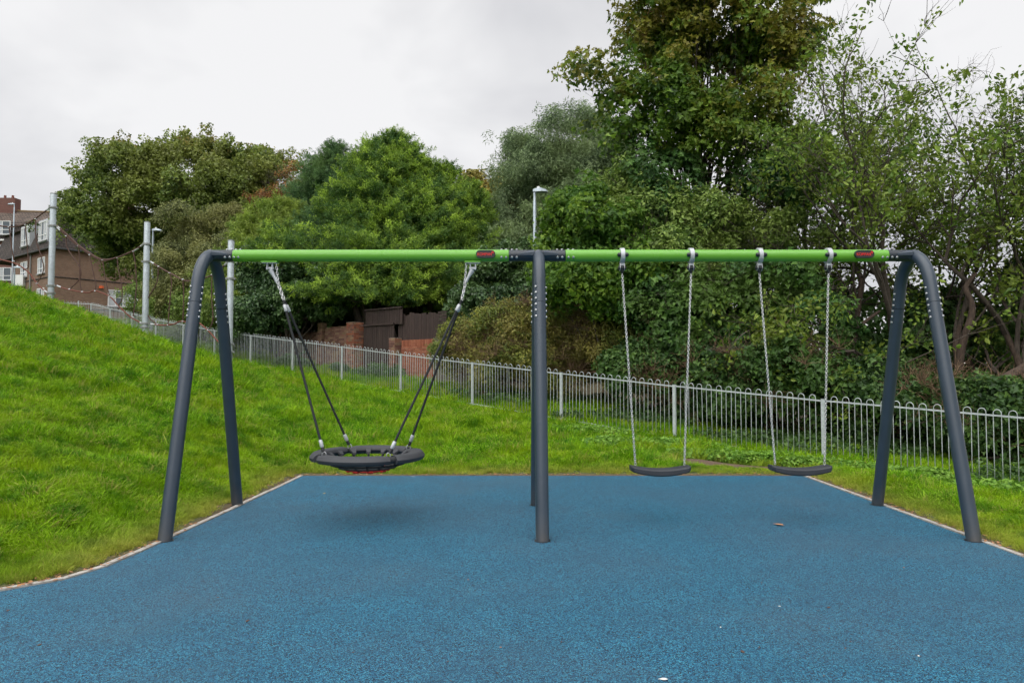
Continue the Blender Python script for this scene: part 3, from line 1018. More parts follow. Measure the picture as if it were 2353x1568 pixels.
GROUPS = {}
def scatter_group(name, meshes):
    """node group that sets one of several small meshes on every point"""
    coll = bpy.data.collections.new(name)
    for i, me in enumerate(meshes):
        o = bpy.data.objects.new("%s_%02d" % (name, i), me)
        coll.objects.link(o)
    g = bpy.data.node_groups.new(name, 'GeometryNodeTree')
    g.interface.new_socket("Geometry", in_out='INPUT', socket_type='NodeSocketGeometry')
    g.interface.new_socket("Geometry", in_out='OUTPUT', socket_type='NodeSocketGeometry')
    N = g.nodes.new
    gi, go = N("NodeGroupInput"), N("NodeGroupOutput")
    ci = N("GeometryNodeCollectionInfo"); ci.inputs["Collection"].default_value = coll
    ci.inputs["Separate Children"].default_value = True; ci.inputs["Reset Children"].default_value = True
    ip = N("GeometryNodeInstanceOnPoints"); ip.inputs["Pick Instance"].default_value = True
    def na(nm, ty):
        q = N("GeometryNodeInputNamedAttribute"); q.data_type = ty; q.inputs["Name"].default_value = nm
        return q.outputs["Attribute"]
    er = N("FunctionNodeEulerToRotation")
    l = g.links.new
    l(gi.outputs[0], ip.inputs["Points"]); l(ci.outputs[0], ip.inputs["Instance"])
    l(na("idx", 'INT'), ip.inputs["Instance Index"])
    l(na("rot", 'FLOAT_VECTOR'), er.inputs[0]); l(er.outputs[0], ip.inputs["Rotation"])
    l(na("scl", 'FLOAT'), ip.inputs["Scale"])
    l(ip.outputs[0], go.inputs[0])
    GROUPS[name] = (g, len(meshes))
def eulers(D, roll):
    D = D / np.maximum(np.linalg.norm(D, axis=1, keepdims=True), 1e-9)
    ph = np.arctan2(D[:, 1], D[:, 0]); th = np.arccos(np.clip(D[:, 2], -1, 1))
    cp, sp, ct, st, cr, sr = np.cos(ph), np.sin(ph), np.cos(th), np.sin(th), np.cos(roll), np.sin(roll)
    r00 = cp * ct * cr - sp * sr; r10 = sp * ct * cr + cp * sr; r20 = -st * cr
    r21 = st * sr; r22 = ct
    return np.stack([np.arctan2(r21, r22), -np.arcsin(np.clip(r20, -1, 1)), np.arctan2(r10, r00)], 1)
def scatter(name, group, P, D, S, parent=None, extra=None, roll=None):
    n = len(P)
    g, k = GROUPS[group]
    me = bpy.data.meshes.new(name)
    me.vertices.add(n); me.vertices.foreach_set("co", np.asarray(P, np.float32).ravel())
    def attr(nm, ty, arr, fld):
        a = me.attributes.new(nm, ty, 'POINT'); a.data.foreach_set(fld, arr)
    rl = rng.uniform(0, 6.283, n) if roll is None else roll
    attr("rot", 'FLOAT_VECTOR', eulers(np.asarray(D, float), rl).astype(np.float32).ravel(), "vector")
    attr("scl", 'FLOAT', np.asarray(S, np.float32), "value")
    attr("idx", 'INT', rng.integers(0, k, n).astype(np.int32), "value")
    for nm, arr in (extra or {}).items():
        attr(nm, 'FLOAT', np.asarray(arr, np.float32), "value")
    o = link(name, me, parent)
    md = o.modifiers.new("scatter", 'NODES'); md.node_group = g
    o["kind"] = "stuff"
    return o

def make_leaves(name, mat, shape, n, size, spread, length, variants=5, **k):
    ms = []
    for i in range(variants):
        r = random.Random(hash((name, i)) % 99991 if False else sum(map(ord, name)) * 31 + i)
        ms.append(spray_obj(name, *leaf_spray(shape, n, size, spread, length, r=r, **k), mat))
    scatter_group(name, ms)
LM = {}
LM['maple'] = leaf_mat('maple_leaves', [(0.15, (0.021, 0.055, 0.009)), (0.50, (0.078, 0.166, 0.018)), (0.85, (0.196, 0.325, 0.038))], alt=(0.175, 0.275, 0.028), alt_amt=.55, alt_scale=.55, accent=(0.50, 0.20, 0.040), acc_z=(3.0, 9.8), acc_amt=.28, trans=.36)
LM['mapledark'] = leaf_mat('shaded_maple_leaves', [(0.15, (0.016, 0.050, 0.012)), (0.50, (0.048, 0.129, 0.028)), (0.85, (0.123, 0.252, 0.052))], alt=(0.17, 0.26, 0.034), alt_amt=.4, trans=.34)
LM['maplelow'] = leaf_mat('yellow_green_maple_leaves', [(0.15, (0.032, 0.081, 0.010)), (0.50, (0.101, 0.207, 0.020)), (0.85, (0.252, 0.386, 0.045))], alt=(0.070, 0.175, 0.028), alt_amt=.7, trans=.38)
LM['sycamore'] = leaf_mat('far_maple_leaves', [(0.15, (0.036, 0.067, 0.015)), (0.50, (0.115, 0.179, 0.033)), (0.85, (0.263, 0.336, 0.067))], alt=(0.25, 0.265, 0.055), alt_amt=.5, alt_scale=.28, accent=(0.36, 0.18, 0.065), acc_z=(7.0, 17.0), acc_amt=.6, trans=.3)
LM['olive'] = leaf_mat('olive_shrub_leaves', [(0.15, (0.056, 0.073, 0.026)), (0.50, (0.170, 0.198, 0.072)), (0.85, (0.358, 0.381, 0.146))], alt=(0.30, 0.29, 0.085), alt_amt=.5, alt_scale=.5)
LM['willow'] = leaf_mat('grey_willow_leaves', [(0.15, (0.062, 0.099, 0.050)), (0.50, (0.170, 0.248, 0.120)), (0.85, (0.358, 0.470, 0.241))], alt=(0.24, 0.32, 0.11), alt_amt=.5)
LM['chestnut'] = leaf_mat('browning_leaves', [(0.15, (0.093, 0.084, 0.016)), (0.50, (0.276, 0.216, 0.039)), (0.85, (0.504, 0.403, 0.073))], alt=(0.20, 0.24, 0.06), alt_amt=.5)
LM['rust'] = leaf_mat('rusty_leaves', [(0.15, (0.105, 0.053, 0.019)), (0.50, (0.304, 0.124, 0.041)), (0.85, (0.470, 0.302, 0.090))], alt=(0.15, 0.20, 0.055), alt_amt=.7)
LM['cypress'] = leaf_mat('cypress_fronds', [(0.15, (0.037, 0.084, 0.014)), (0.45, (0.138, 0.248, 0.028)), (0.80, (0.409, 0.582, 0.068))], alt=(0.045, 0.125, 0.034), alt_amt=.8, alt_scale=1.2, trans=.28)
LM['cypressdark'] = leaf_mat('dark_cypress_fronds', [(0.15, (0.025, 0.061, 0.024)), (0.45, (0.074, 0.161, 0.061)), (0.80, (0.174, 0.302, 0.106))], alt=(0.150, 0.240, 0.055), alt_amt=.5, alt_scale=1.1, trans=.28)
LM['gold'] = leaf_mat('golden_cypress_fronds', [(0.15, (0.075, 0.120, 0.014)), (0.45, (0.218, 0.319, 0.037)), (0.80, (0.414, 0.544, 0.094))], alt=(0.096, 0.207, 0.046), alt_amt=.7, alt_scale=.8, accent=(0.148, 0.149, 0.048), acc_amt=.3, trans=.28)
LM['ivy'] = leaf_mat('ivy_leaves', [(0.15, (0.017, 0.046, 0.016)), (0.50, (0.052, 0.120, 0.039)), (0.85, (0.146, 0.252, 0.084))], alt=(0.105, 0.185, 0.034), alt_amt=.5, trans=.24, rough=.42, spec=.5)
LM['mound'] = leaf_mat('climber_leaves', [(0.15, (0.057, 0.079, 0.015)), (0.50, (0.189, 0.225, 0.037)), (0.85, (0.392, 0.414, 0.084))], alt=(0.105, 0.175, 0.036), alt_amt=.6, alt_scale=1.0, accent=(0.27, 0.15, 0.06), acc_amt=.4)
LM['crab'] = leaf_mat('sparse_tree_leaves', [(0.15, (0.032, 0.074, 0.011)), (0.50, (0.103, 0.201, 0.024)), (0.85, (0.262, 0.392, 0.058))], alt=(0.187, 0.284, 0.036), alt_amt=.45, alt_scale=1.1, accent=(0.392, 0.273, 0.043), acc_amt=.15, trans=.34)
LM['bush'] = leaf_mat('green_bush_leaves', [(0.15, (0.042, 0.087, 0.016)), (0.50, (0.129, 0.221, 0.037)), (0.85, (0.280, 0.386, 0.090))], alt=(0.225, 0.290, 0.05), alt_amt=.45, alt_scale=.9, trans=.34)
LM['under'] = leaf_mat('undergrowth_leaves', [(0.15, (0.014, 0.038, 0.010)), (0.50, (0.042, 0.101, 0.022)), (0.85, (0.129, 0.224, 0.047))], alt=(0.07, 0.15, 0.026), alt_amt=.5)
LM['weed'] = leaf_mat('weed_leaves', [(0.15, (0.075, 0.190, 0.020)), (0.5, (0.140, 0.300, 0.030)), (0.85, (0.250, 0.430, 0.060))], alt=(0.18, 0.31, 0.035), alt_amt=.4, alt_scale=3)

make_leaves('maple_spray', LM['maple'], 'maple', 30, .140, .32, .42, up=.65)
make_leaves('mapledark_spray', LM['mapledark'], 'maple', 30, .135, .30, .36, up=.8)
make_leaves('maplelow_spray', LM['maplelow'], 'maple', 30, .120, .28, .36, up=.6)
make_leaves('sycamore_spray', LM['sycamore'], 'ivy', 44, .135, .42, .55, up=.55)
make_leaves('olive_spray', LM['olive'], 'oval', 46, .095, .26, .42, up=.5)
make_leaves('willow_spray', LM['willow'], 'narrow', 60, .16, .26, .55, up=.35, droop=.8)
make_leaves('chestnut_spray', LM['chestnut'], 'oval', 24, .24, .36, .4, up=.7)
make_leaves('rust_spray', LM['rust'], 'oval', 22, .13, .30, .4, up=.5)
make_leaves('ivy_spray', LM['ivy'], 'ivy', 34, .095, .22, .22, up=.7)
make_leaves('mound_spray', LM['mound'], 'oval', 44, .070, .20, .30, up=.6)
make_leaves('crab_spray', LM['crab'], 'oval', 14, .122, .20, .36, up=.45, droop=.7)
make_leaves('bush_spray', LM['bush'], 'oval', 26, .105, .20, .34, up=.65)
make_leaves('under_spray', LM['under'], 'ivy', 22, .10, .22, .28, up=.8)
make_leaves('weed_spray', LM['weed'], 'ivy', 30, .036, .075, .09, up=.9)
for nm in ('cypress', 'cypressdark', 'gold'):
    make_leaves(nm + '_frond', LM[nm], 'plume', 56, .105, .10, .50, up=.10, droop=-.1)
scatter_group('bare_twigs', [spray_obj('twigs', *twig_spray(random.Random(i)), M['twig']) for i in range(4)])
scatter_group('dry_stems', [spray_obj('stems', *twig_spray(random.Random(i + 50), 12, .55), M['drytwig']) for i in range(4)])
scatter_group('grass_tuft', [spray_obj('tuft', *grass_tuft(random.Random(i)), M['grass']) for i in range(8)])

# ------------------------------------------------------------------ grass
def visible(x, y, slack=1.6):
    return (np.abs(x) < y * .80 + slack) & (y > 2.2)
def gen_grass(n, lo, hi, scale):
    u = rng.random(n * 3); yy = lo * (hi / lo) ** u
    xx = rng.uniform(-1, 1, n * 3) * (yy * .80 + 2.4)
    d = pad_dist(xx, yy)
    side = (xx - FP0.x) * .66 + (yy - FP0.y) * .75
    keep = (d > .06) & (side < 3.2)
    b = bare_amt(xx, yy)
    keep &= rng.random(n * 3) > b * 1.15
    # the back of the bank is hidden
    keep &= ~((yy > 22) & (xx < -9) & (side < -1.2))
    xx, yy, d, b = xx[keep][:n], yy[keep][:n], d[keep][:n], b[keep][:n]
    zz = Tz(xx, yy)
    e = .06
    gxn = (Tz(xx + e, yy) - zz) / e; gyn = (Tz(xx, yy + e) - zz) / e
    nr = np.stack([-gxn * .5, -gyn * .5, np.ones_like(xx)], 1)
    lm = lump(xx, yy, 1.6); l2 = lump(xx + 31, yy - 17, 5.0)
    nr[:, 0] += (lump(xx + 5, yy, 2.2) - .5) * 1.1 + rng.normal(0, .16, len(xx)); nr[:, 1] += (lump(xx, yy + 9, 2.2) - .5) * 1.1 + rng.normal(0, .16, len(xx))
    s = scale * (.55 + .55 * lm + .45 * l2) * rng.uniform(.75, 1.25, len(xx)) * (yy / 6.0) ** .30
    near = np.clip(1 - (d - .08) / .55, 0, 1)
    s *= .92 * (1 - .60 * near)
    s *= 1 - .6 * np.exp(-(((xx - 3.3) / 1.3) ** 2 + ((yy - 9.9) / .7) ** 2) ** 2)
    dry = np.clip(near * .75 * (0.3 + lump(xx, yy, .9)) + b * .5 + np.where(rng.random(len(xx)) < .03, .6, 0), 0, .85)
    return np.stack([xx, yy, zz], 1), nr, s, dry
A = gen_grass(52000, 3.2, 12.0, 1.0)
B_ = gen_grass(26000, 10.0, 40.0, 1.3)
PP, DD, SS, DR = [np.concatenate([a, b]) for a, b in zip(A, B_)]
g = scatter("grass", 'grass_tuft', PP, DD, SS, extra={"dry": DR})
tag(g, "lush green grass on the bank and around the blue pad", "grass", kind="stuff")

# ------------------------------------------------------------------ trees
def limb_path(a, b, sag, r, n=6):
    a, b = Vector(a), Vector(b)
    L_ = (b - a).length
    off = Vector((r.gauss(0, .08), r.gauss(0, .08), 0)) * L_
    P = []
    for i in range(n + 1):
        t = i / n
        p = a.lerp(b, t) + off * (4 * t * (1 - t)) + Vector((0, 0, -sag * L_ * t * (1 - t)))
        if 0 < i < n: p += Vector((r.gauss(0, .018), r.gauss(0, .018), r.gauss(0, .018))) * L_
        P.append(p)
    return P
def lobe_world(lobes):
    out = []
    for (px, py, rx, ry, Y, dep) in lobes:
        c = at(px, py, Y); s = Y / FX
        out.append((np.array(c), np.array([rx * s, dep, ry * s])))
    return out
def crown_points(lobes, nclump, rc, nspray, r, front=.35, upb=.45, shell=(.55, 1.0), jitter=.5):
    """clump centres spread over the lobes, sprays on each clump's outer side"""
    lw = lobe_world(lobes)
    wts = np.array([(q[1][0] * q[1][2]) for q in lw]); wts = wts / wts.sum()
    C = []; O = []
    for i in range(nclump):
        q = lw[r.choice(len(lw), p=wts)]
        for _ in range(20):
            d = r.normal(0, 1, 3); d /= np.linalg.norm(d)
            if d[1] > front + r.random() * .7: continue
            rad = r.uniform(.45, 1.0) ** .6
            p = q[0] + q[1] * d * rad
            break
        C.append(p); O.append(d)
    C = np.array(C); O = np.array(O)
    rcs = rc * r.uniform(.6, 1.35, nclump)
    ci = r.choice(nclump, nspray, p=rcs ** 2 / (rcs ** 2).sum())
    d = r.normal(0, 1, (nspray, 3)) + O[ci] * .8 + np.array([0, -.35, upb])
    d /= np.linalg.norm(d, axis=1, keepdims=True)
    rad = r.uniform(shell[0], shell[1], (nspray, 1)) * rcs[ci][:, None]
    rad *= np.where(r.random((nspray, 1)) < .17, r.uniform(1.1, 1.85, (nspray, 1)), 1.0)
    P = C[ci] + d * rad * np.array([1, 1, .75])
    D = d * .6 + np.array([0, -.1, .55]) + r.normal(0, .25, (nspray, 3))
    return C, rcs, P, D
def tree(name, label, cat, basexy, lobes, nclump, rc, nspray, group, scale, trunk_r, seed, fork=.45, bark='bark', ngroup=None, limbs=26, twigs=True, upb=.45, shell=(.55, 1.0), lean=(0, 0), extra_groups=(), top_frac=.75):
    r = np.random.default_rng(seed); pr = random.Random(seed)
    bx, by = basexy
    bz = T(bx, by)
    root = empty(name, (bx, by, bz))
    tag(root, label, cat, ngroup)
    C, rcs, P, D = crown_points(lobes, nclump, rc, nspray, r, upb=upb, shell=shell)
    keep = P[:, 2] > Tn(P[:, 0], P[:, 1]) + .05
    P, D = P[keep], D[keep]
    scatter("crown", group, P, D, scale * r.uniform(.7, 1.25, len(P)), root)
    for (g2, n2, s2) in extra_groups:
        C2, _, P2, D2 = crown_points(lobes, nclump, rc, n2, r, upb=upb, shell=(.3, 1.25))
        k2 = P2[:, 2] > Tn(P2[:, 0], P2[:, 1]) + .05
        scatter("twigs", g2, P2[k2], D2[k2], s2 * r.uniform(.7, 1.3, k2.sum()), root)
    if trunk_r > 0:
        lw = lobe_world(lobes)
        cc = sum(q[0] for q in lw) / len(lw)
        topz = max(q[0][2] + q[1][2] * .5 for q in lw)
        top = Vector((cc[0] * .6 + bx * .4 + lean[0], cc[1] * .6 + by * .4 + lean[1], bz + (topz - bz) * top_frac))
        tp = limb_path((bx, by, bz - .2), top, 0, pr, 9)
        mb = MB(); mb.tube(tp, [trunk_r * (1.25 if i == 0 else 1 - .085 * i) for i in range(10)], 10)
        mb.build("trunk", M[bark], root, True, 60)
        mb = MB()
        order = r.permutation(nclump)[:limbs]
        for i in order:
            t = pr.uniform(fork, .95)
            s = tp[int(t * 9)]
            e = Vector(C[i])
            if (e - s).length < .2: continue
            r0 = trunk_r * (1 - .085 * t * 9) * pr.uniform(.35, .6)
            pth = limb_path(s, e, .12, pr, 5)
            mb.tube(pth, [r0 * (1 - .16 * k) for k in range(6)], 6, cap=False)
            if twigs:
                for k in range(5):
                    dd_ = Vector(r.normal(0, 1, 3)).normalized()
                    q = e + dd_ * rcs[i] * .9
                    mb.tube(limb_path(pth[pr.randint(3, 5)], q, -.1, pr, 3), [r0 * .22, r0 * .16, r0 * .1, r0 * .04], 4, cap=False)
        o = mb.build("branches", M[bark], root, True, 60); o["kind"] = "stuff"
    return root
def wx(px, Y):
    return at(px, 800, Y).x

# far left big maple
tree("sycamore_tree", "broad olive green maple with reddish top, behind the rope climbing poles", "tree", (wx(430, 40), 40.5),
     [(430, 490, 205, 125, 40, 4.5), (315, 480, 105, 110, 39, 3.5), (232, 505, 44, 72, 38, 2), (250, 575, 42, 50, 38, 1.6), (200, 515, 32, 60, 37.5, 1.3), (560, 450, 115, 85, 40, 4), (350, 400, 85, 48, 40, 3), (615, 440, 68, 58, 40.5, 3), (290, 600, 52, 55, 37.5, 1.6), (520, 398, 120, 36, 40, 3), (400, 570, 130, 60, 40, 3), (560, 520, 100, 60, 40, 3)],
     140, 1.0, 4300, 'sycamore_spray', 1.0, .38, 11, fork=.3, limbs=50, shell=(.3, 1.08))
tree("rusty_tree", "small rust-tinged tree between the broad maple and the conifers", "tree", (wx(668, 37), 37),
     [(665, 440, 42, 42, 37, 1.2), (645, 480, 45, 30, 37, 1.2)], 16, .6, 170, 'rust_spray', 1.0, .12, 12, extra_groups=(('bare_twigs', 60, 1.0),))
tree("olive_shrub", "tall greyish olive shrub beside the rope climbing poles", "shrub", (wx(480, 33.5), 33.8),
     [(480, 580, 95, 105, 33.5, 2.2), (420, 640, 75, 85, 33.5, 1.8), (545, 640, 70, 90, 33, 2), (500, 690, 120, 70, 32.5, 1.6)],
     70, .65, 2600, 'olive_spray', 1.0, .12, 13, fork=.05)
tree("leafy_shrub", "leafy dark green shrub below the olive shrub, behind the railing", "shrub", (wx(460, 31.6), 31.6),
     [(440, 715, 110, 45, 31.4, 1.2), (350, 690, 45, 45, 34, 1.2), (540, 735, 60, 40, 28.6, 1)], 40, .5, 1100, 'bush_spray', 1.0, .06, 14, fork=.05)
# conifers
def conifer(name, label, px, Y, ytop, ybase, wpx, group, n, seed, trunk=True, skirt=.35, cat="tree", updir=.40, power=1.0):
    r = np.random.default_rng(seed); pr = random.Random(seed)
    topv = at(px, ytop, Y); bx, by = topv.x, Y
    bz = T(bx, by); zb = at(px, ybase, Y).z
    H = topv.z - zb; Rm = wpx * Y / FX
    root = empty(name, (bx, by, bz)); tag(root, label, cat)
    P, D, S = [], [], []
    mb = MB()
    for i in range(int(n * .72)):
        t = r.random() ** 1.25
        z = zb + H * t
        a = r.uniform(0, 2 * math.pi)
        if math.sin(a) > .45 and r.random() < .75: a = -a
        rr = Rm * (1 - t) ** power * r.choice([.45, .7, .9, 1.0, 1.12, 1.34]) * (1 + .16 * math.sin(3 * a + seed) + .12 * math.sin(9 * t + 2 * a)) + .10
        o = np.array([math.cos(a), math.sin(a), 0])
        up = updir + .9 * t
        L_ = rr
        tip = np.array([bx, by, z]) + o * rr + np.array([0, 0, up * rr * .35])
        bs = np.array([bx, by, z - .1])
        mb.tube([bs, bs * .5 + tip * .5 + np.array([0, 0, -.1 * rr]), tip], [.03, .018, .005], 4, cap=False)
        m_ = int(9 + 10 * min(1, rr / 2))
        side = np.cross(o, [0, 0, 1])
        lf = r.uniform(.8, 1.2)
        for k in range(m_):
            f = 1 - (k / m_) ** 1.2 * min(.75, 1.5 / max(rr, .3))
            base = bs * (1 - f) + tip * f + np.array([0, 0, -.1 * rr * 4 * f * (1 - f)])
            sd = r.normal(0, .42)
            d = o * r.uniform(.5, 1.0) + side * sd * .8 + np.array([0, 0, up * .45 + r.normal(0, .22)])
            P.append(base + side * sd * .38 + r.normal(0, .10, 3)); D.append(d); S.append(lf * r.uniform(.75, 1.2) * min(1.0, .45 + .45 * rr))
    for k in range(26):   # leading shoot
        t = r.random()
        P.append(np.array([bx + r.normal(0, .05), by + r.normal(0, .05), topv.z - .25 - 1.1 * t])); D.append(np.array([r.normal(0, .25 + .4 * t), r.normal(0, .4), 1.0])); S.append(.38 + .35 * t)
    P, D, S = np.array(P), np.array(D), np.array(S)
    scatter("crown", group, P, D, S, root)
    o = mb.build("branches", M['bark'], root, True, 60); o["kind"] = "stuff"
    if trunk:
        mb = MB(); mb.tube(limb_path((bx, by, bz - .2), topv, 0, pr, 8), [.20 - .022 * i for i in range(9)], 9)
        mb.build("trunk", M['bark'], root, True, 60)
    return root
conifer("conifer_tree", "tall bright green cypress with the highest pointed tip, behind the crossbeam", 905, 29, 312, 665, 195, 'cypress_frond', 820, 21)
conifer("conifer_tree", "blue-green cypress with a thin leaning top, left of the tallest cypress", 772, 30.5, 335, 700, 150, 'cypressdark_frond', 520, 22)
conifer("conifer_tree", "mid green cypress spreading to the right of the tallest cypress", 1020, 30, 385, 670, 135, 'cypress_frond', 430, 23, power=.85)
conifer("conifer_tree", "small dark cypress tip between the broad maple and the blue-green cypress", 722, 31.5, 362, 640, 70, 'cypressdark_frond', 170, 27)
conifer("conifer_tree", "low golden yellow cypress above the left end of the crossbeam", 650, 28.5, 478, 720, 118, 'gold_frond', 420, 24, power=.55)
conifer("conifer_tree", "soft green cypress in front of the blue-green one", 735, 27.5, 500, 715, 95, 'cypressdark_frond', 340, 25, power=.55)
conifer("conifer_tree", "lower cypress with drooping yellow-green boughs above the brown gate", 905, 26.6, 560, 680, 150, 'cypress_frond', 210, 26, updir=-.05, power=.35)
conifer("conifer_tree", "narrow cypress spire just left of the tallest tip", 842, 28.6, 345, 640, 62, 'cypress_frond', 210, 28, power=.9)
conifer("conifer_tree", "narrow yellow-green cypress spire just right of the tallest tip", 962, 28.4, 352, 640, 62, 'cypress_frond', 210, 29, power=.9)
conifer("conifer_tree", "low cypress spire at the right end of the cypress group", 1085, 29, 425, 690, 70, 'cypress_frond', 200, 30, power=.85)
# bare stems under the conifers
def stems(name, label, lst, bark, r_seed):
    pr = random.Random(r_seed)
    x0, y0 = wx(lst[0][0], lst[0][4]), lst[0][4]
    root = empty(name, (x0, y0, T(x0, y0))); tag(root, label, "tree")
    for (xa, ya, xb, yb, Y, rad) in lst:
        a = at(xa, ya, Y); b = at(xb, yb, Y + .4); a.z = min(a.z, T(a.x, a.y))
        mb = MB(); mb.tube(limb_path(a, b, 0, pr, 7), [rad * (1.15 - .08 * i) for i in range(8)], 9)
        mb.build("trunk", M[bark], root, True, 60)
stems("multi_stem_tree", "bare grey-brown trunks fanning up behind the brick pillar", [(842, 730, 790, 610, 26.2, .13), (845, 735, 818, 600, 26, .16), (848, 735, 850, 600, 26.3, .13), (846, 735, 832, 620, 25.9, .10), (852, 735, 890, 600, 26.5, .10)], 'bark', 3)
stems("multi_stem_tree", "dark twisted trunks rising behind the brown board fence", [(990, 740, 1060, 620, 26.5, .12), (975, 740, 1005, 610, 26.8, .12), (1000, 740, 1085, 640, 26.2, .09), (985, 735, 960, 620, 27, .10)], 'bark', 4)

tree("browning_tree", "yellow-brown tree crown peeping between the cypresses and the grey willow", "tree", (wx(1135, 38), 38),
     [(1135, 455, 62, 55, 38, 1.6), (1175, 480, 50, 45, 38, 1.5)], 30, .6, 900, 'chestnut_spray', 1.0, .2, 31)
tree("willow_tree", "grey-green willow-like tree behind the street lamp", "tree", (wx(1300, 31), 31.5),
     [(1300, 380, 95, 92, 31, 2.2), (1240, 420, 75, 85, 31, 2), (1370, 400, 85, 75, 31.5, 2), (1250, 520, 115, 75, 30, 2), (1370, 500, 100, 80, 30.5, 2), (1180, 560, 70, 60, 29.5, 1.6)],
     110, .72, 4300, 'willow_spray', 1.0, .25, 32, fork=.25, limbs=40)
# shrubs between gate and mound
tree("ivy_shrub", "ivy-covered mass hanging over the brick wall left of the pillar", "ivy", (wx(690, 25.8), 25.8),
     [(620, 700, 85, 75, 25.8, .9), (690, 672, 80, 56, 25.5, .8), (775, 662, 42, 52, 25.3, .7), (640, 640, 80, 60, 26.3, .8), (560, 740, 45, 45, 25.2, .7)],
     90, .42, 3600, 'ivy_spray', 1.0, .07, 33, fork=.05, shell=(.4, 1.0))
tree("brown_creeper", "rust-flecked shrub under the golden cypress", "shrub", (wx(640, 26.8), 26.8),
     [(640, 625, 80, 45, 26.8, .7), (740, 640, 60, 40, 26.6, .6)], 40, .45, 900, 'bush_spray', .9, .05, 34, fork=.05)
tree("ivy_shrub", "dark ivy-clad shrub behind the middle frame leg", "shrub", (wx(1165, 23.5), 23.7),
     [(1165, 655, 75, 65, 23.5, 1), (1190, 720, 80, 55, 22.5, .9), (1110, 720, 60, 50, 23, .9), (1250, 640, 60, 70, 23.5, 1)], 70, .42, 2300, 'ivy_spray', .95, .07, 35, fork=.05, shell=(.4, 1.0))
tree("climber_mound", "rounded olive and brown climber-covered mound behind the railing", "shrub", (wx(1230, 19), 19.3),
     [(1215, 790, 130, 75, 18.9, 1.3), (1320, 770, 95, 65, 18.3, 1.2), (1110, 815, 85, 60, 19.8, 1.1), (1390, 820, 70, 70, 17.6, 1), (1240, 850, 160, 45, 18.2, 1)],
     110, .38, 3900, 'mound_spray', .9, .05, 36, fork=.05, shell=(.45, 1.0), extra_groups=(('dry_stems', 700, .9),))
tree("low_shrub", "small dark green shrub at the foot of the brown gate", "shrub", (wx(885, 22.3), 22.4),
     [(884, 866, 26, 10, 22.2, .3), (840, 872, 12, 6, 22.6, .2)], 16, .25, 260, 'under_spray', .8, .03, 37, fork=.05)
tree("low_shrub", "low green shrub growing along the foot of the old brick wall", "shrub", (wx(740, 24), 24.0),
     [(655, 848, 25, 8, 24.6, .3), (770, 862, 16, 5, 23.2, .2)], 22, .25, 380, 'under_spray', .8, .03, 38, fork=.05)

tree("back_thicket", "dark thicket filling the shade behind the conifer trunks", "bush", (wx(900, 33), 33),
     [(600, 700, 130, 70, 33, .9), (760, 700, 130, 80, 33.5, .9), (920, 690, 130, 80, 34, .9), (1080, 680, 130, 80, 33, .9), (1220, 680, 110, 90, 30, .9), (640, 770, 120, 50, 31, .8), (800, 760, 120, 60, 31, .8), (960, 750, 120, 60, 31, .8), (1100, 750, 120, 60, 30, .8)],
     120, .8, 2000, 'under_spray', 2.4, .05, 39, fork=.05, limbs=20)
# big maple on the right
tree("maple_tree", "largest maple with orange-tinted top reaching above the picture", "tree", (wx(1700, 19.2), 19.4),
     [(1620, 60, 165, 110, 19, 1.7), (1550, 200, 140, 100, 18.8, 1.4), (1720, 200, 95, 115, 19, 1.4), (1470, 290, 75, 60, 18.5, 1.2), (1640, 315, 165, 55, 18.6, 1.3), (1770, 70, 62, 75, 19.3, 1.6), (1380, 200, 28, 22, 18.7, .5), (1430, 215, 35, 25, 18.7, .6), (1600, -60, 190, 90, 19.2, 1.8), (1500, 70, 70, 70, 18.8, 1.4)],
     130, .72, 1750, 'maple_spray', 1.0, .155, 41, fork=.42, limbs=80, upb=.5, top_frac=.8, shell=(.15, 1.1))
tree("maple_tree", "lower maple boughs hanging over the second and third swing clamps", "tree", (wx(1640, 18.3), 18.6),
     [(1500, 420, 70, 45, 18, 1.0), (1780, 430, 70, 60, 18.3, 1.2), (1570, 510, 100, 35, 17.6, 1.0), (1850, 420, 60, 70, 18.8, 1.0)],
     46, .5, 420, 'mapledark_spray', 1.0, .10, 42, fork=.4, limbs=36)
tree("young_maple", "yellow-green young maple just right of the middle frame leg", "tree", (wx(1400, 17.2), 17.5),
     [(1370, 520, 95, 55, 17.2, 1.0), (1340, 590, 75, 60, 17, .9), (1360, 660, 85, 45, 16.9, .9), (1450, 640, 80, 60, 17, .9)],
     64, .42, 1250, 'maplelow_spray', .95, .07, 43, fork=.2, limbs=34)
tree("leafy_bush", "light green leafy bush above the first two swing clamps", "bush", (wx(1540, 17.4), 17.7),
     [(1490, 520, 100, 48, 17.5, 1.0), (1600, 540, 110, 65, 17.3, 1.0), (1700, 560, 100, 60, 17.2, 1.0), (1540, 620, 110, 55, 16.8, .9), (1440, 460, 50, 40, 18, .9), (1800, 560, 90, 55, 17, .9)],
     100, .42, 2000, 'bush_spray', 1.0, .06, 44, fork=.2, limbs=40, extra_groups=(('bare_twigs', 220, .9),))
tree("shaded_maple", "dark green maple sapling hanging behind the swing chains", "tree", (wx(1640, 16.4), 16.7),
     [(1620, 700, 110, 70, 16.3, .9), (1760, 680, 100, 70, 16, .9), (1830, 780, 80, 80, 15.3, .8), (1690, 810, 120, 70, 15.8, .8), (1560, 800, 90, 70, 16.3, .8), (1480, 740, 60, 60, 16.6, .8)],
     90, .42, 1250, 'mapledark_spray', .85, .06, 45, fork=.1, limbs=40, extra_groups=(('bare_twigs', 160, .9),))
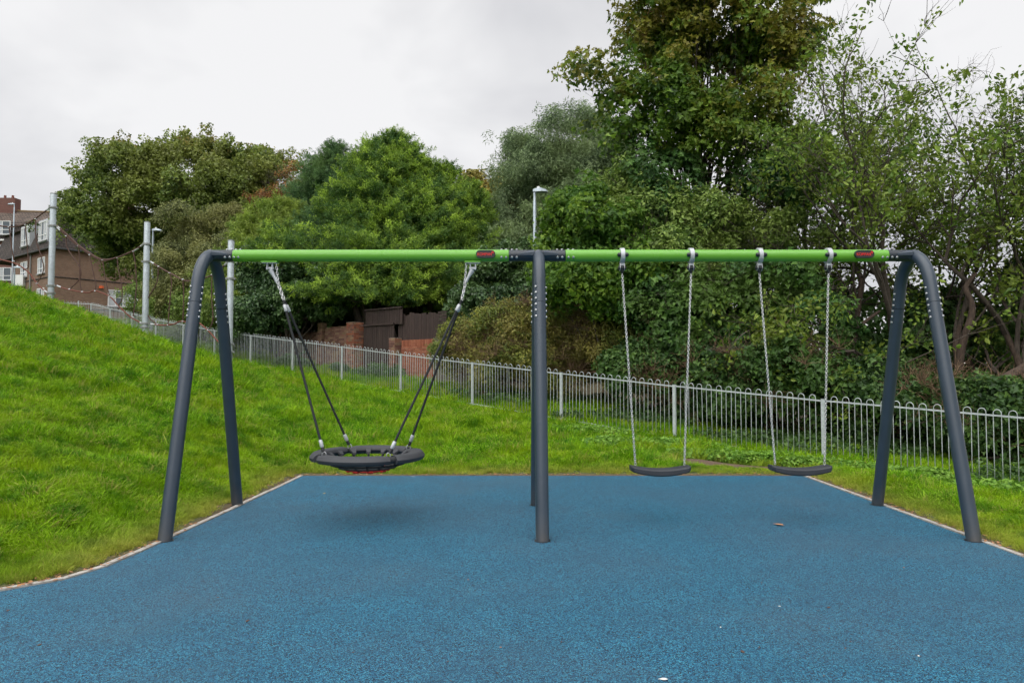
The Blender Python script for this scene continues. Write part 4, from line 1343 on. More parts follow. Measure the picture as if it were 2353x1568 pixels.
tree("under_bush", "dense undergrowth bush behind the railing left of the second swing seat", "bush", (wx(1560, 15.8), 16.0),
     [(1500, 860, 90, 60, 16.2, .7), (1600, 880, 90, 60, 15.5, .7), (1700, 890, 90, 60, 14.8, .7), (1790, 880, 80, 70, 14.3, .7)],
     70, .36, 1150, 'under_spray', 1.0, .04, 46, fork=.05, limbs=30, extra_groups=(('dry_stems', 200, .9),))
tree("under_bush", "dense bramble undergrowth behind the railing at the right", "bush", (wx(2000, 13.6), 13.8),
     [(1900, 900, 90, 75, 14.2, .7), (2010, 930, 100, 70, 13.6, .7), (2130, 960, 100, 70, 13.0, .7), (2250, 965, 110, 75, 12.6, .7), (2360, 985, 90, 75, 12.2, .7), (2480, 1000, 110, 80, 11.8, .7), (2620, 1020, 110, 80, 11.4, .7)],
     110, .34, 1800, 'under_spray', .95, .04, 47, fork=.05, limbs=40, extra_groups=(('dry_stems', 260, .9),))
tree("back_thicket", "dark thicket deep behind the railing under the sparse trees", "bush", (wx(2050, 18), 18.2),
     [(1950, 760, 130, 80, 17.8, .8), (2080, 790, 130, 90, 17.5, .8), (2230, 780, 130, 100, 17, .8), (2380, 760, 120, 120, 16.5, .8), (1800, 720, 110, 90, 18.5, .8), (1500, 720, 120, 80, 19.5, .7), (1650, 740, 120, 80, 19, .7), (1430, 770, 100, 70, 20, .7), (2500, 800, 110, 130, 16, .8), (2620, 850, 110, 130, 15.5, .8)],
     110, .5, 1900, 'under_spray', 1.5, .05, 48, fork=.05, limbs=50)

# sparse twiggy trees at the right: grown branch by branch
def sparse_tree(name, label, px, Y, ytop, seed, trunk_r, lean, leaf_p, spread=.62, group='crab_spray', twig_n=150, scale=1.0):
    pr = random.Random(seed); r = np.random.default_rng(seed)
    base = at(px, 900, Y); bz = T(base.x, base.y)
    root = empty(name, (base.x, base.y, bz)); tag(root, label, "tree")
    H = at(px, ytop, Y).z - bz
    mt, mbm = MB(), MB()
    P, D, TW, TD = [], [], [], []
    def grow(p, d, l, rad, depth, mb):
        n = 5
        path = [p]; q = p
        for k in range(n):
            d = (d + Vector((pr.gauss(0, .13), pr.gauss(0, .13), pr.gauss(.03, .10)))).normalized()
            q = q + d * l / n; path.append(q)
        mb.tube(path, [rad * (1 - .09 * k) for k in range(n + 1)], 9 if depth == 0 else (6 if depth < 3 else 4), cap=False)
        if depth >= 2:
            for k in range(1, n + 1):
                if pr.random() < leaf_p * (.55 if depth == 2 else 1.0):
                    P.append(np.array(path[k]) + r.normal(0, .08, 3)); D.append(np.array(d) * .5 + r.normal(0, .5, 3))
        if depth >= 3 and pr.random() < .35:
            TW.append(np.array(q)); TD.append(np.array(d) + r.normal(0, .3, 3))
        if depth >= 4: return
        kids = 4 if depth == 0 else pr.choice((3, 3, 4))
        for i in range(kids):
            t = path[pr.randint(2, 5)] if i else q
            nd = (d + Vector((pr.gauss(0, spread), pr.gauss(0, spread * .8), pr.gauss(.12, .35)))).normalized()
            grow(t, nd, l * pr.uniform(.62, .85), rad * (.62 if i == 0 else pr.uniform(.35, .55)), depth + 1, mbm)
    grow(Vector((base.x, base.y, bz - .1)), Vector((lean[0], lean[1], 1)).normalized(), H * .385, trunk_r, 0, mt)
    mt.build("trunk", M['barkred'], root, True, 60)
    o = mbm.build("branches", M['bark'], root, True, 60); o["kind"] = "stuff"
    P, D = np.array(P), np.array(D)
    scatter("crown", group, P, D, scale * r.uniform(.7, 1.25, len(P)), root)
    if TW: scatter("twigs", 'bare_twigs', np.array(TW), np.array(TD), r.uniform(.6, 1.2, len(TW)), root)
sparse_tree("fruit_tree", "sparse tree with yellowing leaves right beside the largest maple", 1960, 16.5, 60, 51, .10, (-.10, .02), 0.403, group='crab_spray')
sparse_tree("fruit_tree", "thin twiggy tree behind the second swing's right chain", 1900, 17.5, 150, 52, .09, (.02, 0), 0.403)
sparse_tree("fruit_tree", "dark-stemmed sparse tree rising behind the right A-frame", 2075, 15.5, 200, 53, .11, (.03, .02), 0.403)
sparse_tree("fruit_tree", "sparse tree with bare upper twigs right of the frame's right end", 2200, 15.0, 240, 54, .10, (.10, .03), 0.360)
sparse_tree("fruit_tree", "twiggy half-bare tree at the right edge of the picture", 2330, 14.2, 235, 55, .11, (.02, .05), 0.331)
sparse_tree("fruit_tree", "slender sparse tree between the right A-frame and the half-bare tree", 2140, 16.8, 170, 57, .09, (.02, .02), 0.425)
sparse_tree("fruit_tree", "leafy sparse tree just inside the right edge, behind the half-bare one", 2280, 16.2, 200, 58, .10, (.0, .04), 0.425)
sparse_tree("fruit_tree", "crooked tree beyond the right edge, its twigs leaning in", 2470, 14.5, 260, 56, .11, (-.12, .05), 0.360)
# crooked low trunk at the far right and a leaning log limb behind the swings
def crooked(name, label, pts, rad, bark='barkred'):
    P = [at(x, y, Y) for (x, y, Y) in pts]
    P[0].z = min(P[0].z, T(P[0].x, P[0].y))
    root = empty(name, P[0]); tag(root, label, "tree")
    Q = []
    for i in range(len(P) - 1):
        for k in range(3):
            Q.append(P[i].lerp(P[i + 1], k / 3))
    Q.append(P[-1])
    # smooth the corners
    for _ in range(2):
        Q = [Q[0]] + [(Q[i - 1] + Q[i] * 2 + Q[i + 1]) / 4 for i in range(1, len(Q) - 1)] + [Q[-1]]
    mb = MB(); mb.tube(Q, [rad * (1 - .5 * i / len(Q)) for i in range(len(Q))], 10)
    mb.build("trunk", M[bark], root, True, 60)
crooked("crooked_trunk", "thick crooked trunk bending up at the right edge behind the railing", [(2268, 960, 12.6), (2275, 915, 12.6), (2300, 870, 12.6), (2360, 845, 12.7), (2420, 780, 12.8), (2440, 680, 13)], .12)
crooked("crooked_trunk", "leaning trunk seen through the right A-frame", [(2185, 880, 14.6), (2205, 790, 14.6), (2235, 725, 14.6), (2232, 690, 14.7), (2212, 660, 14.8), (2240, 630, 15)], .085)
crooked("crooked_trunk", "curved stem behind the second swing's right chain", [(1925, 900, 14.8), (1935, 830, 14.8), (1960, 790, 14.8), (1975, 745, 14.9), (2020, 715, 15)], .06)
crooked("crooked_trunk", "pale leaning branch low behind the second swing's left chain", [(1790, 900, 15.3), (1745, 800, 15.2), (1710, 780, 15.1), (1660, 755, 15)], .055)

# ------------------------------------------------------------------ weeds along the railing and undergrowth on the ground
def ground_patch(name, label, cat, blobs, n, group, scale, seed, parent=None):
    r = np.random.default_rng(seed)
    x, y = [], []
    for (cx, cy, rx, ry, wgt) in blobs:
        k = int(n * wgt)
        a = r.uniform(0, 2 * math.pi, k); q = np.sqrt(r.random(k)) * (1 + .25 * np.sin(3 * a + cx))
        x.append(cx + q * rx * np.cos(a)); y.append(cy + q * ry * np.sin(a))
    x = np.concatenate(x); y = np.concatenate(y)
    keep = pad_dist(x, y) > .15
    x, y = x[keep], y[keep]
    P = np.stack([x, y, Tz(x, y) + .01 + .05 * lump(x, y, 3)], 1)
    D = np.stack([r.normal(0, .3, len(x)), r.normal(-.15, .3, len(x)), np.ones(len(x))], 1)
    o = scatter(name, group, P, D, scale * r.uniform(.5, 1.25, len(x)))
    tag(o, label, cat, kind="stuff")
ground_patch("weeds", "leafy bright green weeds at the railing's foot behind the first seat swing", "weeds", [(2.5, 12.3, 1.2, .45, .4), (1.3, 13.6, .8, .35, .25), (3.7, 11.2, 1.0, .30, .35)], 1300, 'weed_spray', 1.35, 61)
ground_patch("weeds", "leafy bright green weeds between the pad and railing at the right", "weeds", [(5.5, 9.7, .7, .40, .4), (6.5, 8.7, .8, .4, .4), (4.7, 10.6, .4, .2, .2)], 1100, 'weed_spray', 1.35, 62)
ground_patch("ground_ivy", "dark low ivy and bramble covering the ground behind the railing", "ground cover", [(6.5, 13.2, 2.6, .8, .35), (9, 10.5, 2.2, 1.0, .2), (3.5, 15.6, 2.2, .8, .2), (.5, 18, 2, .7, .15), (7.5, 15, 3, 1.2, .1)], 1500, 'under_spray', .75, 63)

# ------------------------------------------------------------------ garden boundary behind the railing: brick, gate, boards
def brick_mat(name, a, b, c):
    m = NT(name)
    oi = m.n("ShaderNodeObjectInfo")
    col = m.ramp(oi.outputs["Random"], [(0.0, a), (0.5, b), (1.0, c)])
    f = m.noise(14, 3, 0.65)
    m.color(m.mix(m.ramp(f, [(0.45, 0.0), (0.75, 0.5)]), col, tuple(x * .55 for x in a)))
    m.set(Roughness=0.92)
    return m.m
M['oldbrick'] = brick_mat('weathered_brick', (0.115, 0.052, 0.040), (0.195, 0.090, 0.066), (0.26, 0.145, 0.105))
M['redbrick'] = brick_mat('orange_red_brick', (0.22, 0.068, 0.036), (0.29, 0.095, 0.050), (0.33, 0.13, 0.075))
M['paleb'] = brick_mat('buff_brick', (0.21, 0.13, 0.075), (0.28, 0.18, 0.11), (0.23, 0.095, 0.06))
m = NT('mortar'); f = m.noise(20, 3); m.color(m.ramp(f, [(0.3, (.16, .13, .105)), (0.7, (.29, .25, .21))])); m.set(Roughness=.95); M['mortar'] = m.m
def plank_mat(name, a, b):
    m = NT(name)
    mp = m.n("ShaderNodeMapping"); mp.inputs["Scale"].default_value = (22, 22, 1.4); m.l(m.pos(), mp.inputs[0])
    f = m.noise(2.0, 4, 0.65, vec=mp.outputs[0])
    oi = m.n("ShaderNodeObjectInfo")
    c = m.ramp(f, [(0.3, a), (0.72, b)])
    m.color(m.mix(m.math('MULTIPLY', oi.outputs["Random"], .45), c, tuple(x * .6 for x in a)))
    m.set(Roughness=0.85)
    return m.m
M['brownwood'] = plank_mat('dark_brown_stained_wood', (0.026, 0.015, 0.013), (0.066, 0.042, 0.037))
M['greywood'] = plank_mat('weathered_grey_wood', (0.085, 0.075, 0.062), (0.20, 0.18, 0.15))
WD = Vector((-.753, .658)); W0 = Vector((-5.17, 24.0))
def wall_t(px):
    u = (px - 1176) / FX
    return (W0.x - W0.y * u) / (.753 + .658 * u)
def wall_p(px, off=0.0):
    t = wall_t(px)
    p = W0 + WD * t
    return p + Vector((-.658, -.753)) * off
WANG = math.atan2(-WD.y, -WD.x)      # along the boundary, left to right
brick_me = {}
def brick_mesh(mt, L_):
    key = (mt, L_)
    if key not in brick_me:
        mb = MB()
        x, y, z = L_ / 2, .052, .0325
        c = .005
        vv = [(-x, -y + c, -z), (x, -y + c, -z), (x, -y + c, z), (-x, -y + c, z), (-x + c, -y, -z + c), (x - c, -y, -z + c), (x - c, -y, z - c), (-x + c, -y, z - c), (-x, y, -z), (x, y, -z), (x, y, z), (-x, y, z)]
        mb.add(vv, [(4, 5, 6, 7), (0, 1, 5, 4), (1, 2, 6, 5), (2, 3, 7, 6), (3, 0, 4, 7), (0, 8, 9, 1), (1, 9, 10, 2), (2, 10, 11, 3), (3, 11, 8, 0)])
        brick_me[key] = mb.mesh("brick", M[mt])
    return brick_me[key]
def brick_face(root, o, ang, width, z0, z1, mats, bond='run', seed=0):
    """bricks laid on a face that starts at o (x, y), runs along ang and looks to its right-hand side"""
    pr = random.Random(seed)
    d = Vector((math.cos(ang), math.sin(ang))); nrm = Vector((d.y, -d.x))
    Rm = Matrix.Rotation(ang, 4, 'Z')
    n = int((z1 - z0) / .075)
    for i in range(n):
        z = z0 + (i + .5) * .075
        x = -(.1125 if (i % 2) else 0)
        while x < width - .02:
            a = max(x, 0); b = min(x + .215, width)
            if b - a > .04:
                L_ = round(b - a, 3)
                q = Vector(o) + d * ((a + b) / 2) + nrm * (-.044 + pr.uniform(0, .004))
                mt = pr.choice(mats)
                link("brick", brick_mesh(mt, L_), root, Matrix.Translation((q.x, q.y, z)) @ Rm)
            x += .225
def mortar_box(root, o, ang, width, z0, z1, depth):
    d = Vector((math.cos(ang), math.sin(ang))); nrm = Vector((d.y, -d.x))
    c = Vector(o) + d * width / 2 - nrm * (depth / 2 + .001)
    mb = MB(); mb.box((c.x, c.y, (z0 + z1) / 2), (width, depth, z1 - z0), Matrix.Rotation(ang, 3, 'Z').to_4x4())
    mb.build("mortar", M['mortar'], root)
def wall_seg(name, label, pa, pb, ytop, ybot, mats, seed, coping=None, off=0.0):
    a = wall_p(pa, off); b = wall_p(pb, off)
    wd = (b - a).length
    pm = (pa + pb) / 2
    Y = (a.y + b.y) / 2
    zt = at(pm, ytop, Y).z; zb = at(pm, ybot, Y).z
    n = int(round((zt - zb) / .075)); zb = zt - n * .075
    root = empty(name, (a.x, a.y, zb)); tag(root, label, "wall")
    mortar_box(root, a, WANG, wd, zb - .4, zt - .004, .21)
    brick_face(root, a, WANG, wd, zb, zt, mats, seed=seed)
    if coping:
        d = (b - a).normalized(); nrm = Vector((d.y, -d.x))
        k = int(wd / .075)
        for i in range(k):
            q = a + d * ((i + .5) * wd / k) - nrm * .05
            me_ = brick_mesh(coping, .065)
            link("brick", me_, root, Matrix.Translation((q.x, q.y, zt + .1075)) @ Matrix.Rotation(WANG, 4, 'Z') @ Matrix.Scale(3.3, 4, (0, 0, 1)) )
    return root
def pillar(name, label, px, size, ytop, ybot, mats, seed):
    c = wall_p(px, .02)
    zt = at(px, ytop, c.y).z; zb = at(px, ybot, c.y).z
    n = int(round((zt - zb) / .075)); zb = zt - n * .075
    root = empty(name, (c.x, c.y, zb)); tag(root, label, "pillar")
    d = Vector((math.cos(WANG), math.sin(WANG))); nr = Vector((d.y, -d.x))
    mb = MB(); mb.box((c.x, c.y, (zt + zb) / 2 - .2), (size - .012, size - .012, zt - zb + .39), Matrix.Rotation(WANG, 3, 'Z').to_4x4()); mb.build("mortar", M['mortar'], root)
    h = size / 2
    brick_face(root, c - d * h + nr * h, WANG, size, zb, zt, mats, seed=seed)
    brick_face(root, c + d * h + nr * h, WANG + math.pi / 2, size, zb, zt, mats, seed=seed + 1)
    mb = MB(); mb.box((c.x, c.y, zt + .004), (size + .01, size + .01, .016), Matrix.Rotation(WANG, 3, 'Z').to_4x4()); mb.build("cap", M['mortar'], root)
wall_seg("brick_wall", "weathered brick garden wall with ivy, left of the tall brick pillar", 742, 797, 750, 868, ['oldbrick', 'oldbrick', 'paleb'], 1)
wall_seg("brick_wall", "lower end of the weathered brick wall half hidden by ivy", 640, 738, 765, 860, ['oldbrick', 'oldbrick'], 2)
pillar("brick_pillar", "narrow buff brick pier between the two stretches of old wall", 741, .24, 742, 862, ['paleb', 'oldbrick'], 3)
pillar("brick_pillar", "tall brick gate pillar to the left of the brown gate", 816, .42, 741, 876, ['paleb', 'redbrick', 'oldbrick'], 5)
pillar("brick_pillar", "shorter brick gate pillar to the right of the brown gate", 909, .30, 777, 888, ['paleb', 'oldbrick'], 7)
wall_seg("brick_wall", "low orange-red brick wall with upright top course, under the brown boards", 922, 994, 795, 892, ['redbrick'], 9, coping='redbrick')
def boards(name, label, cat, pa, pb, topf, botf, n, mt, off, ragged=0.0, thick=.022, seed=0, rails=()):
    pr = random.Random(seed)
    a = wall_p(pa, off); b = wall_p(pb, off)
    root = empty(name, (a.x, a.y, T(a.x, a.y))); tag(root, label, cat)
    d = (b - a) / n
    for i in range(n):
        px = pa + (pb - pa) * (i + .5) / n
        c = a + d * (i + .5)
        zt = at(px, topf(px), c.y).z + pr.uniform(-1, 1) * ragged; zb = at(px, botf(px), c.y).z
        mb = MB()
        jo = pr.uniform(-.004, .004)
        nn = Vector((-.658, -.753)) * jo
        mb.box((c.x + nn.x, c.y + nn.y, (zt + zb) / 2), (d.length - .008, thick, zt - zb), Matrix.Rotation(WANG, 3, 'Z').to_4x4())
        mb.build("board", M[mt], root)
    for (fy, hh, o2) in rails:
        c = (a + b) / 2 + Vector((-.658, -.753)) * o2
        z = at((pa + pb) / 2, fy, c.y).z
        mb = MB(); mb.box((c.x, c.y, z), ((b - a).length + .02, .05, hh), Matrix.Rotation(WANG, 3, 'Z').to_4x4()); mb.build("rail", M[mt], root)
    return root
gt = boards("garden_gate", "dark brown double gate of upright boards between the brick pillars", "gate", 836, 905, lambda p: 747, lambda p: 872, 14, 'brownwood', 0.0, seed=1, rails=((745, .07, .035),))
boards("board_screen", "dark brown board panel above the garden gate", "fence", 838, 922, lambda p: 716 - (p - 838) * .10, lambda p: 744, 15, 'brownwood', -.03, seed=2, rails=((709, .05, .03),))
boards("board_fence", "ragged-topped dark brown board fence above the red wall", "fence", 907, 1000, lambda p: 722 - (p - 907) * .03, lambda p: 789, 17, 'brownwood', -.14, ragged=.05, seed=3)
boards("board_fence", "grey weathered plank fence sloping down right of the red wall", "fence", 997, 1062, lambda p: 772 + (p - 997) * .75, lambda p: 885, 11, 'greywood', -.02, seed=4)
# slatted brown corner piece
a = wall_p(1001, -.1); b = wall_p(1020, -.1)
root = empty("slat_screen", (a.x, a.y, T(a.x, a.y))); tag(root, "small dark slatted screen at the end of the brown boards", "fence")
for i in range(6):
    c = (a + b) / 2; z = at(1010, 717 + i * 6.2, c.y).z
    mb = MB(); mb.box((c.x, c.y, z), ((b - a).length, .03, .072), Matrix.Rotation(WANG, 3, 'Z').to_4x4()); mb.build("slat", M['brownwood'], root)

# ------------------------------------------------------------------ rope climbing course on the bank
PO = [(123, 445, 18.5), (338.5, 510, 18.0), (531, 552, 17.0), (-110, 380, 19.0)]
plab = ["galvanised climbing pole highest on the bank, near the brick flats", "galvanised climbing pole in the middle of the rope course", "galvanised climbing pole beside the left end of the swing beam", "galvanised climbing pole just outside the left edge, carrying the ropes on"]
POLES = []
for (px, ytop, Y), lb in zip(PO, plab):
    tp = at(px, ytop, Y)
    bx, by = tp.x, tp.y
    bz = T(bx, by)
    root = empty("climbing_pole", (bx, by, bz)); tag(root, lb, "pole", "poles of the rope climbing course")
    mb = MB(); mb.lathe([(.076, bz - .3), (.076, tp.z - .012), (.070, tp.z)], 20, Matrix.Translation((bx, by, 0))); mb.build("shaft", M['galv'], root, True, 40)
    mb = MB(); mb.lathe([(.079, tp.z - .015), (.079, tp.z + .004), (.06, tp.z + .010)], 20, Matrix.Translation((bx, by, 0))); mb.build("cap", M['collar'], root, True, 40)
    POLES.append((root, bx, by, bz, tp.z))
def collar(i, py):
    root, bx, by, bz, tz = POLES[i]
    z = at(PO[i][0], py, by).z
    mb = MB(); mb.lathe([(.078, z - .026), (.094, z - .026), (.096, z - .018), (.096, z + .018), (.094, z + .026), (.078, z + .026)], 20, Matrix.Translation((bx, by, 0)))
    c = mb.build("collar", M['collar'], root, True, 40)
    for s in (-1, 1):
        mb = MB(); mb.box((bx + s * .105, by, z), (.032, .05, .045)); mb.build("lug", M['collar'], c)
for i, ys in ((0, (477, 519, 656, 673)), (1, (561, 601, 743, 752)), (2, (600, 640, 790, 808)), (3, (420, 560))):
    for y in ys: collar(i, y)
def course_Y(px):
    xs = [-110, 123, 338.5, 531]; ys = [19.0, 18.5, 18.0, 17.0]
    return float(np.interp(px, xs, ys))
def smooth_path(pts, n=6):
    P = [at(x, y, course_Y(x)) for x, y in pts]
    out = []
    for i in range(len(P) - 1):
        p0 = P[max(i - 1, 0)]; p1 = P[i]; p2 = P[i + 1]; p3 = P[min(i + 2, len(P) - 1)]
        for k in range(n):
            t = k / n
            out.append(0.5 * ((2 * p1) + (p2 - p0) * t + (2 * p0 - 5 * p1 + 4 * p2 - p3) * t * t + (3 * p1 - p0 - 3 * p2 + p3) * t ** 3))
    out.append(P[-1])
    return out
def rope_span(label, mains, hangers):
    x, y = mains[0][0][0]
    p = at(x, y, course_Y(x))
    root = empty("rope_span", p); tag(root, label, "rope bridge", "rope spans of the climbing course")
    for pts, mt, rad in mains:
        P = smooth_path(pts)
        mb = MB(); mb.tube(P, rad, 7); ro = mb.build("main_rope", M[mt], root, True)
        for e, nx_ in ((P[0], P[2]), (P[-1], P[-3])):
            d = (nx_ - e).normalized()
            mb = MB(); mb.tube([e, e + d * .10, e + d * .14], [.020, .024, .018], 8); mb.build("ferrule", M['alu'], ro, True)
    for pts in hangers:
        P = smooth_path(pts)
        mb = MB(); mb.tube(P, .0150, 6); ho = mb.build("hanging_rope", M['brownrope'], root, True)
        for e in (P[0], P[-1]):
            mb = MB(); mb.tube([e + Vector((-.022, 0, 0)), e + Vector((.022, 0, 0))], .020, 7); mb.build("clip", M['alu'], ho, True)
rope_span("sagging brown rope span between the highest and the middle climbing pole",
    [([(131, 519), (150, 535), (179, 562), (207, 582), (236, 596), (270, 591), (305, 576), (331, 561)], 'brownrope', .022), ([(131, 522), (155, 545), (182, 568), (210, 587), (237, 599), (268, 592), (300, 580), (318, 570)], 'brownrope', .016),
     ([(131, 656), (150, 663), (189, 671), (205, 672), (219, 668), (252, 681), (272, 702), (300, 728), (331, 745)], 'redrope', .018)],
    [[(152, 542), (155, 570), (183, 614), (183, 640), (160, 664)], [(180, 564), (183, 600), (184, 650), (189, 670)], [(206, 585), (213, 620), (220, 650), (219, 668)], [(236, 597), (242, 640), (249, 670), (252, 681)], [(269, 592), (272, 620), (280, 660), (279, 690), (270, 701)], [(306, 577), (311, 610), (313, 660), (306, 728)]])
rope_span("sagging brown rope span behind the swing's left A-frame",
    [([(346, 601), (370, 616), (398, 631), (423, 644), (445, 645), (465, 640), (489, 630), (524, 602)], 'brownrope', .020),
     ([(346, 744), (374, 747), (400, 744), (415, 738), (445, 742), (453, 739), (476, 757), (502, 785), (524, 806)], 'redrope', .018)],
    [[(364, 612), (360, 650), (338, 690), (340, 725), (362, 745)], [(390, 627), (394, 650), (390, 690), (386, 746)], [(420, 642), (422, 680), (420, 738)], [(450, 645), (452, 690), (455, 740)], [(487, 631), (486, 680), (489, 735), (478, 758)]])
rope_span("brown rope span leaving the highest pole towards the left edge",
    [([(115, 477), (100, 488), (81, 502), (57, 515), (20, 521), (-30, 505), (-102, 422)], 'brownrope', .020), ([(110, 673), (98, 664), (85, 651), (65, 625), (37, 606), (0, 596), (-50, 585), (-102, 562)], 'redrope', .018)],
    [[(58, 516), (62, 560), (65, 600), (64, 615), (52, 620)], [(82, 503), (83, 550), (95, 590), (100, 620), (85, 651)], [(21, 521), (26, 560), (32, 600)], [(-20, 510), (-15, 560), (-12, 590)]])

# ------------------------------------------------------------------ street lamps
def lamp(label, px, Y, ytop, head, r=.055, flip=1):
    tp = at(px, ytop, Y)
    bz = T(tp.x, tp.y)
    root = empty("street_lamp", (tp.x, tp.y, bz)); tag(root, label, "street lamp", "street lamps beyond the railing")
    mb = MB(); mb.lathe([(r * 1.5, bz - .2), (r * 1.5, bz + 1.3), (r, bz + 1.4), (r * .92, tp.z - .35), (r * .75, tp.z - .34), (r * .75, tp.z - .02)], 16, Matrix.Translation((tp.x, tp.y, 0))); mb.build("post", M['lamp'], root, True, 40)
    mb = MB()
    L_ = head
    vv = []
    for (xx, w_, z0, z1) in ((-.05, .05, -.03, .03), (0.02, .08, -.05, .05), (.45 * L_, .14, -.05, .06), (.85 * L_, .13, -.055, .01), (L_, .09, -.06, -.04)):
        for (yy, zz) in ((-w_, z0), (w_, z0), (w_ * .75, z1), (-w_ * .75, z1)):
            vv.append((tp.x + flip * xx, tp.y + yy, tp.z + zz - .02))
    ff = []
    for i in range(4):
        for k in range(4):
            ff.append((i * 4 + k, i * 4 + (k + 1) % 4, (i + 1) * 4 + (k + 1) % 4, (i + 1) * 4 + k))
    ff += [(3, 2, 1, 0), (16, 17, 18, 19)]
    mb.add(vv, ff); hd = mb.build("lamp_head", M['lamp'], root, True, 25)
    mb = MB(); mb.lathe([(.045, 0), (.05, .03), (.035, .065), (.004, .075)], 12, Matrix.Translation((tp.x + flip * .30 * L_, tp.y, tp.z + .03))); mb.build("light_sensor", M['white'], hd, True)
M['white'] = paint('white_plastic', (0.74, 0.75, 0.75), 0.5, 0.05)
M['whitepaint'] = paint('white_window_paint', (0.72, 0.73, 0.74), 0.45, 0.04)
lamp("grey street lamp standing behind the middle frame leg", 1228, 19.5, 436, .38, .050)
lamp("grey street lamp beside the middle climbing pole", 352, 34, 527, .46, .058)
lamp("grey street lamp in front of the brick flats at the left edge", 33.5, 44, 613, .62, .058)
lamp("tall thin lamp column in front of the flats' tiled roof", 33, 60, 468, .55, .050, flip=-1)

# ------------------------------------------------------------------ brick flats at the far left
def facade_mat(name, a, b, mortar, sc=1.0):
    m = NT(name)
    br = m.n("ShaderNodeTexBrick")
    br.inputs["Color1"].default_value = (*a, 1); br.inputs["Color2"].default_value = (*b, 1); br.inputs["Mortar"].default_value = (*mortar, 1)
    br.inputs["Scale"].default_value = 1.0; br.inputs["Mortar Size"].default_value = .008
    br.inputs["Brick Width"].default_value = .225; br.inputs["Row Height"].default_value = .075
    sp = m.n("ShaderNodeSeparateXYZ"); m.l(m.pos(), sp.inputs[0])
    h = m.math('ADD', m.math('MULTIPLY', sp.outputs[0], .9), m.math('MULTIPLY', sp.outputs[1], .7))
    cb = m.n("ShaderNodeCombineXYZ"); m.l(h, cb.inputs[0]); m.l(sp.outputs[2], cb.inputs[1])
    m.l(cb.outputs[0], br.inputs["Vector"])
    f = m.noise(.8, 4, .6)
    m.color(m.mix(m.ramp(f, [(.4, 0.0), (.75, .35)]), br.outputs[0], tuple(x * .6 for x in a)))
    m.set(Roughness=.95)
    return m.m
def tile_mat(name, a, b):
    m = NT(name)
    br = m.n("ShaderNodeTexBrick")
    br.inputs["Color1"].default_value = (*a, 1); br.inputs["Color2"].default_value = (*b, 1); br.inputs["Mortar"].default_value = (*(x * .3 for x in a), 1)
    br.inputs["Scale"].default_value = 1.0; br.inputs["Mortar Size"].default_value = .035
    br.inputs["Brick Width"].default_value = .30; br.inputs["Row Height"].default_value = .26
    sp = m.n("ShaderNodeSeparateXYZ"); m.l(m.pos(), sp.inputs[0])
    h = m.math('ADD', m.math('MULTIPLY', sp.outputs[0], .9), m.math('MULTIPLY', sp.outputs[1], .5))
    cb = m.n("ShaderNodeCombineXYZ"); m.l(h, cb.inputs[0]); m.l(sp.outputs[2], cb.inputs[1])
    m.l(cb.outputs[0], br.inputs["Vector"])
    f = m.noise(1.2, 4, .6)
    m.color(m.mix(m.ramp(f, [(.45, 0.0), (.7, .5)]), br.outputs[0], tuple(x * 1.5 for x in b)))
    m.set(Roughness=.9)
    return m.m
M['flatbrick'] = facade_mat('buff_brown_facade_brick', (.155, .090, .060), (.22, .130, .088), (.20, .165, .13))
M['flatred'] = facade_mat('red_brown_facade_brick', (.130, .052, .042), (.170, .070, .055), (.15, .11, .095))
M['tiles'] = tile_mat('brown_roof_tiles', (.070, .052, .043), (.115, .085, .068))
M['mansard'] = tile_mat('dark_hung_tiles', (.030, .023, .021), (.052, .040, .035))
M['curtain'] = paint('net_curtain', (0.42, 0.44, 0.47), 0.8, 0.15, nscale=3)
m = NT('window_glass'); m.set(Base_Color=(.10, .12, .14, 1), Roughness=.12); M['glass'] = m.m
M['gutter'] = paint('dark_gutter', (0.03, 0.032, 0.033), 0.5, .1)
M['ridge'] = paint('mossy_ridge_tile', (0.17, 0.115, 0.06), 0.9, .25)
M['orange'] = paint('orange_alarm_box', (0.62, 0.10, 0.02), 0.5, .05)
BC = Vector((-39.3, 58.0)); BL = Vector((-.8, .6)); BR = Vector((.6, .8))
def bpt(l, r, z):
    p = BC + BL * l + BR * r
    return Vector((p.x, p.y, z))
flats = empty("brick_flats", (BC.x, BC.y, 3.6)); tag(flats, "brown brick block of flats with dark mansard roof behind the highest climbing pole", "building")
ZE, ZM, ZR = 11.7, 14.5, 16.6
LL, RR = 8.6, 13.0
def quadbox(pts_bot, pts_top):
    n = len(pts_bot)
    mb = MB(); mb.add(list(pts_bot) + list(pts_top), [tuple(range(n - 1, -1, -1)), tuple(range(n, 2 * n))] + [(i, (i + 1) % n, n + (i + 1) % n, n + i) for i in range(n)])
    return mb
cors = [(0, 0), (0, RR), (LL, RR), (LL, 0)]
quadbox([bpt(a, b, 2.5) for a, b in cors], [bpt(a, b, ZE) for a, b in cors]).build("wall", M['flatbrick'], flats)
i1 = [(.9, .9), (.9, RR - .9), (LL + 6, RR - .9), (LL + 6, .9)]
o1 = [(-.25, -.25), (-.25, RR + .25), (LL + 6, RR + .25), (LL + 6, -.25)]
quadbox([bpt(a, b, ZE + .02) for a, b in o1], [bpt(a, b, ZM) for a, b in i1]).build("mansard_roof", M['mansard'], flats)
o2 = [(.6, .6), (.6, RR - .6), (LL + 6, RR - .6), (LL + 6, .6)]
r2 = [(5.2, RR / 2 - .1), (5.2, RR / 2 + .1), (LL + 6, RR / 2 + .1), (LL + 6, RR / 2 - .1)]
rf = quadbox([bpt(a, b, ZM + .004) for a, b in o2], [bpt(a, b, ZR + .6) for a, b in r2]).build("roof", M['tiles'], flats)
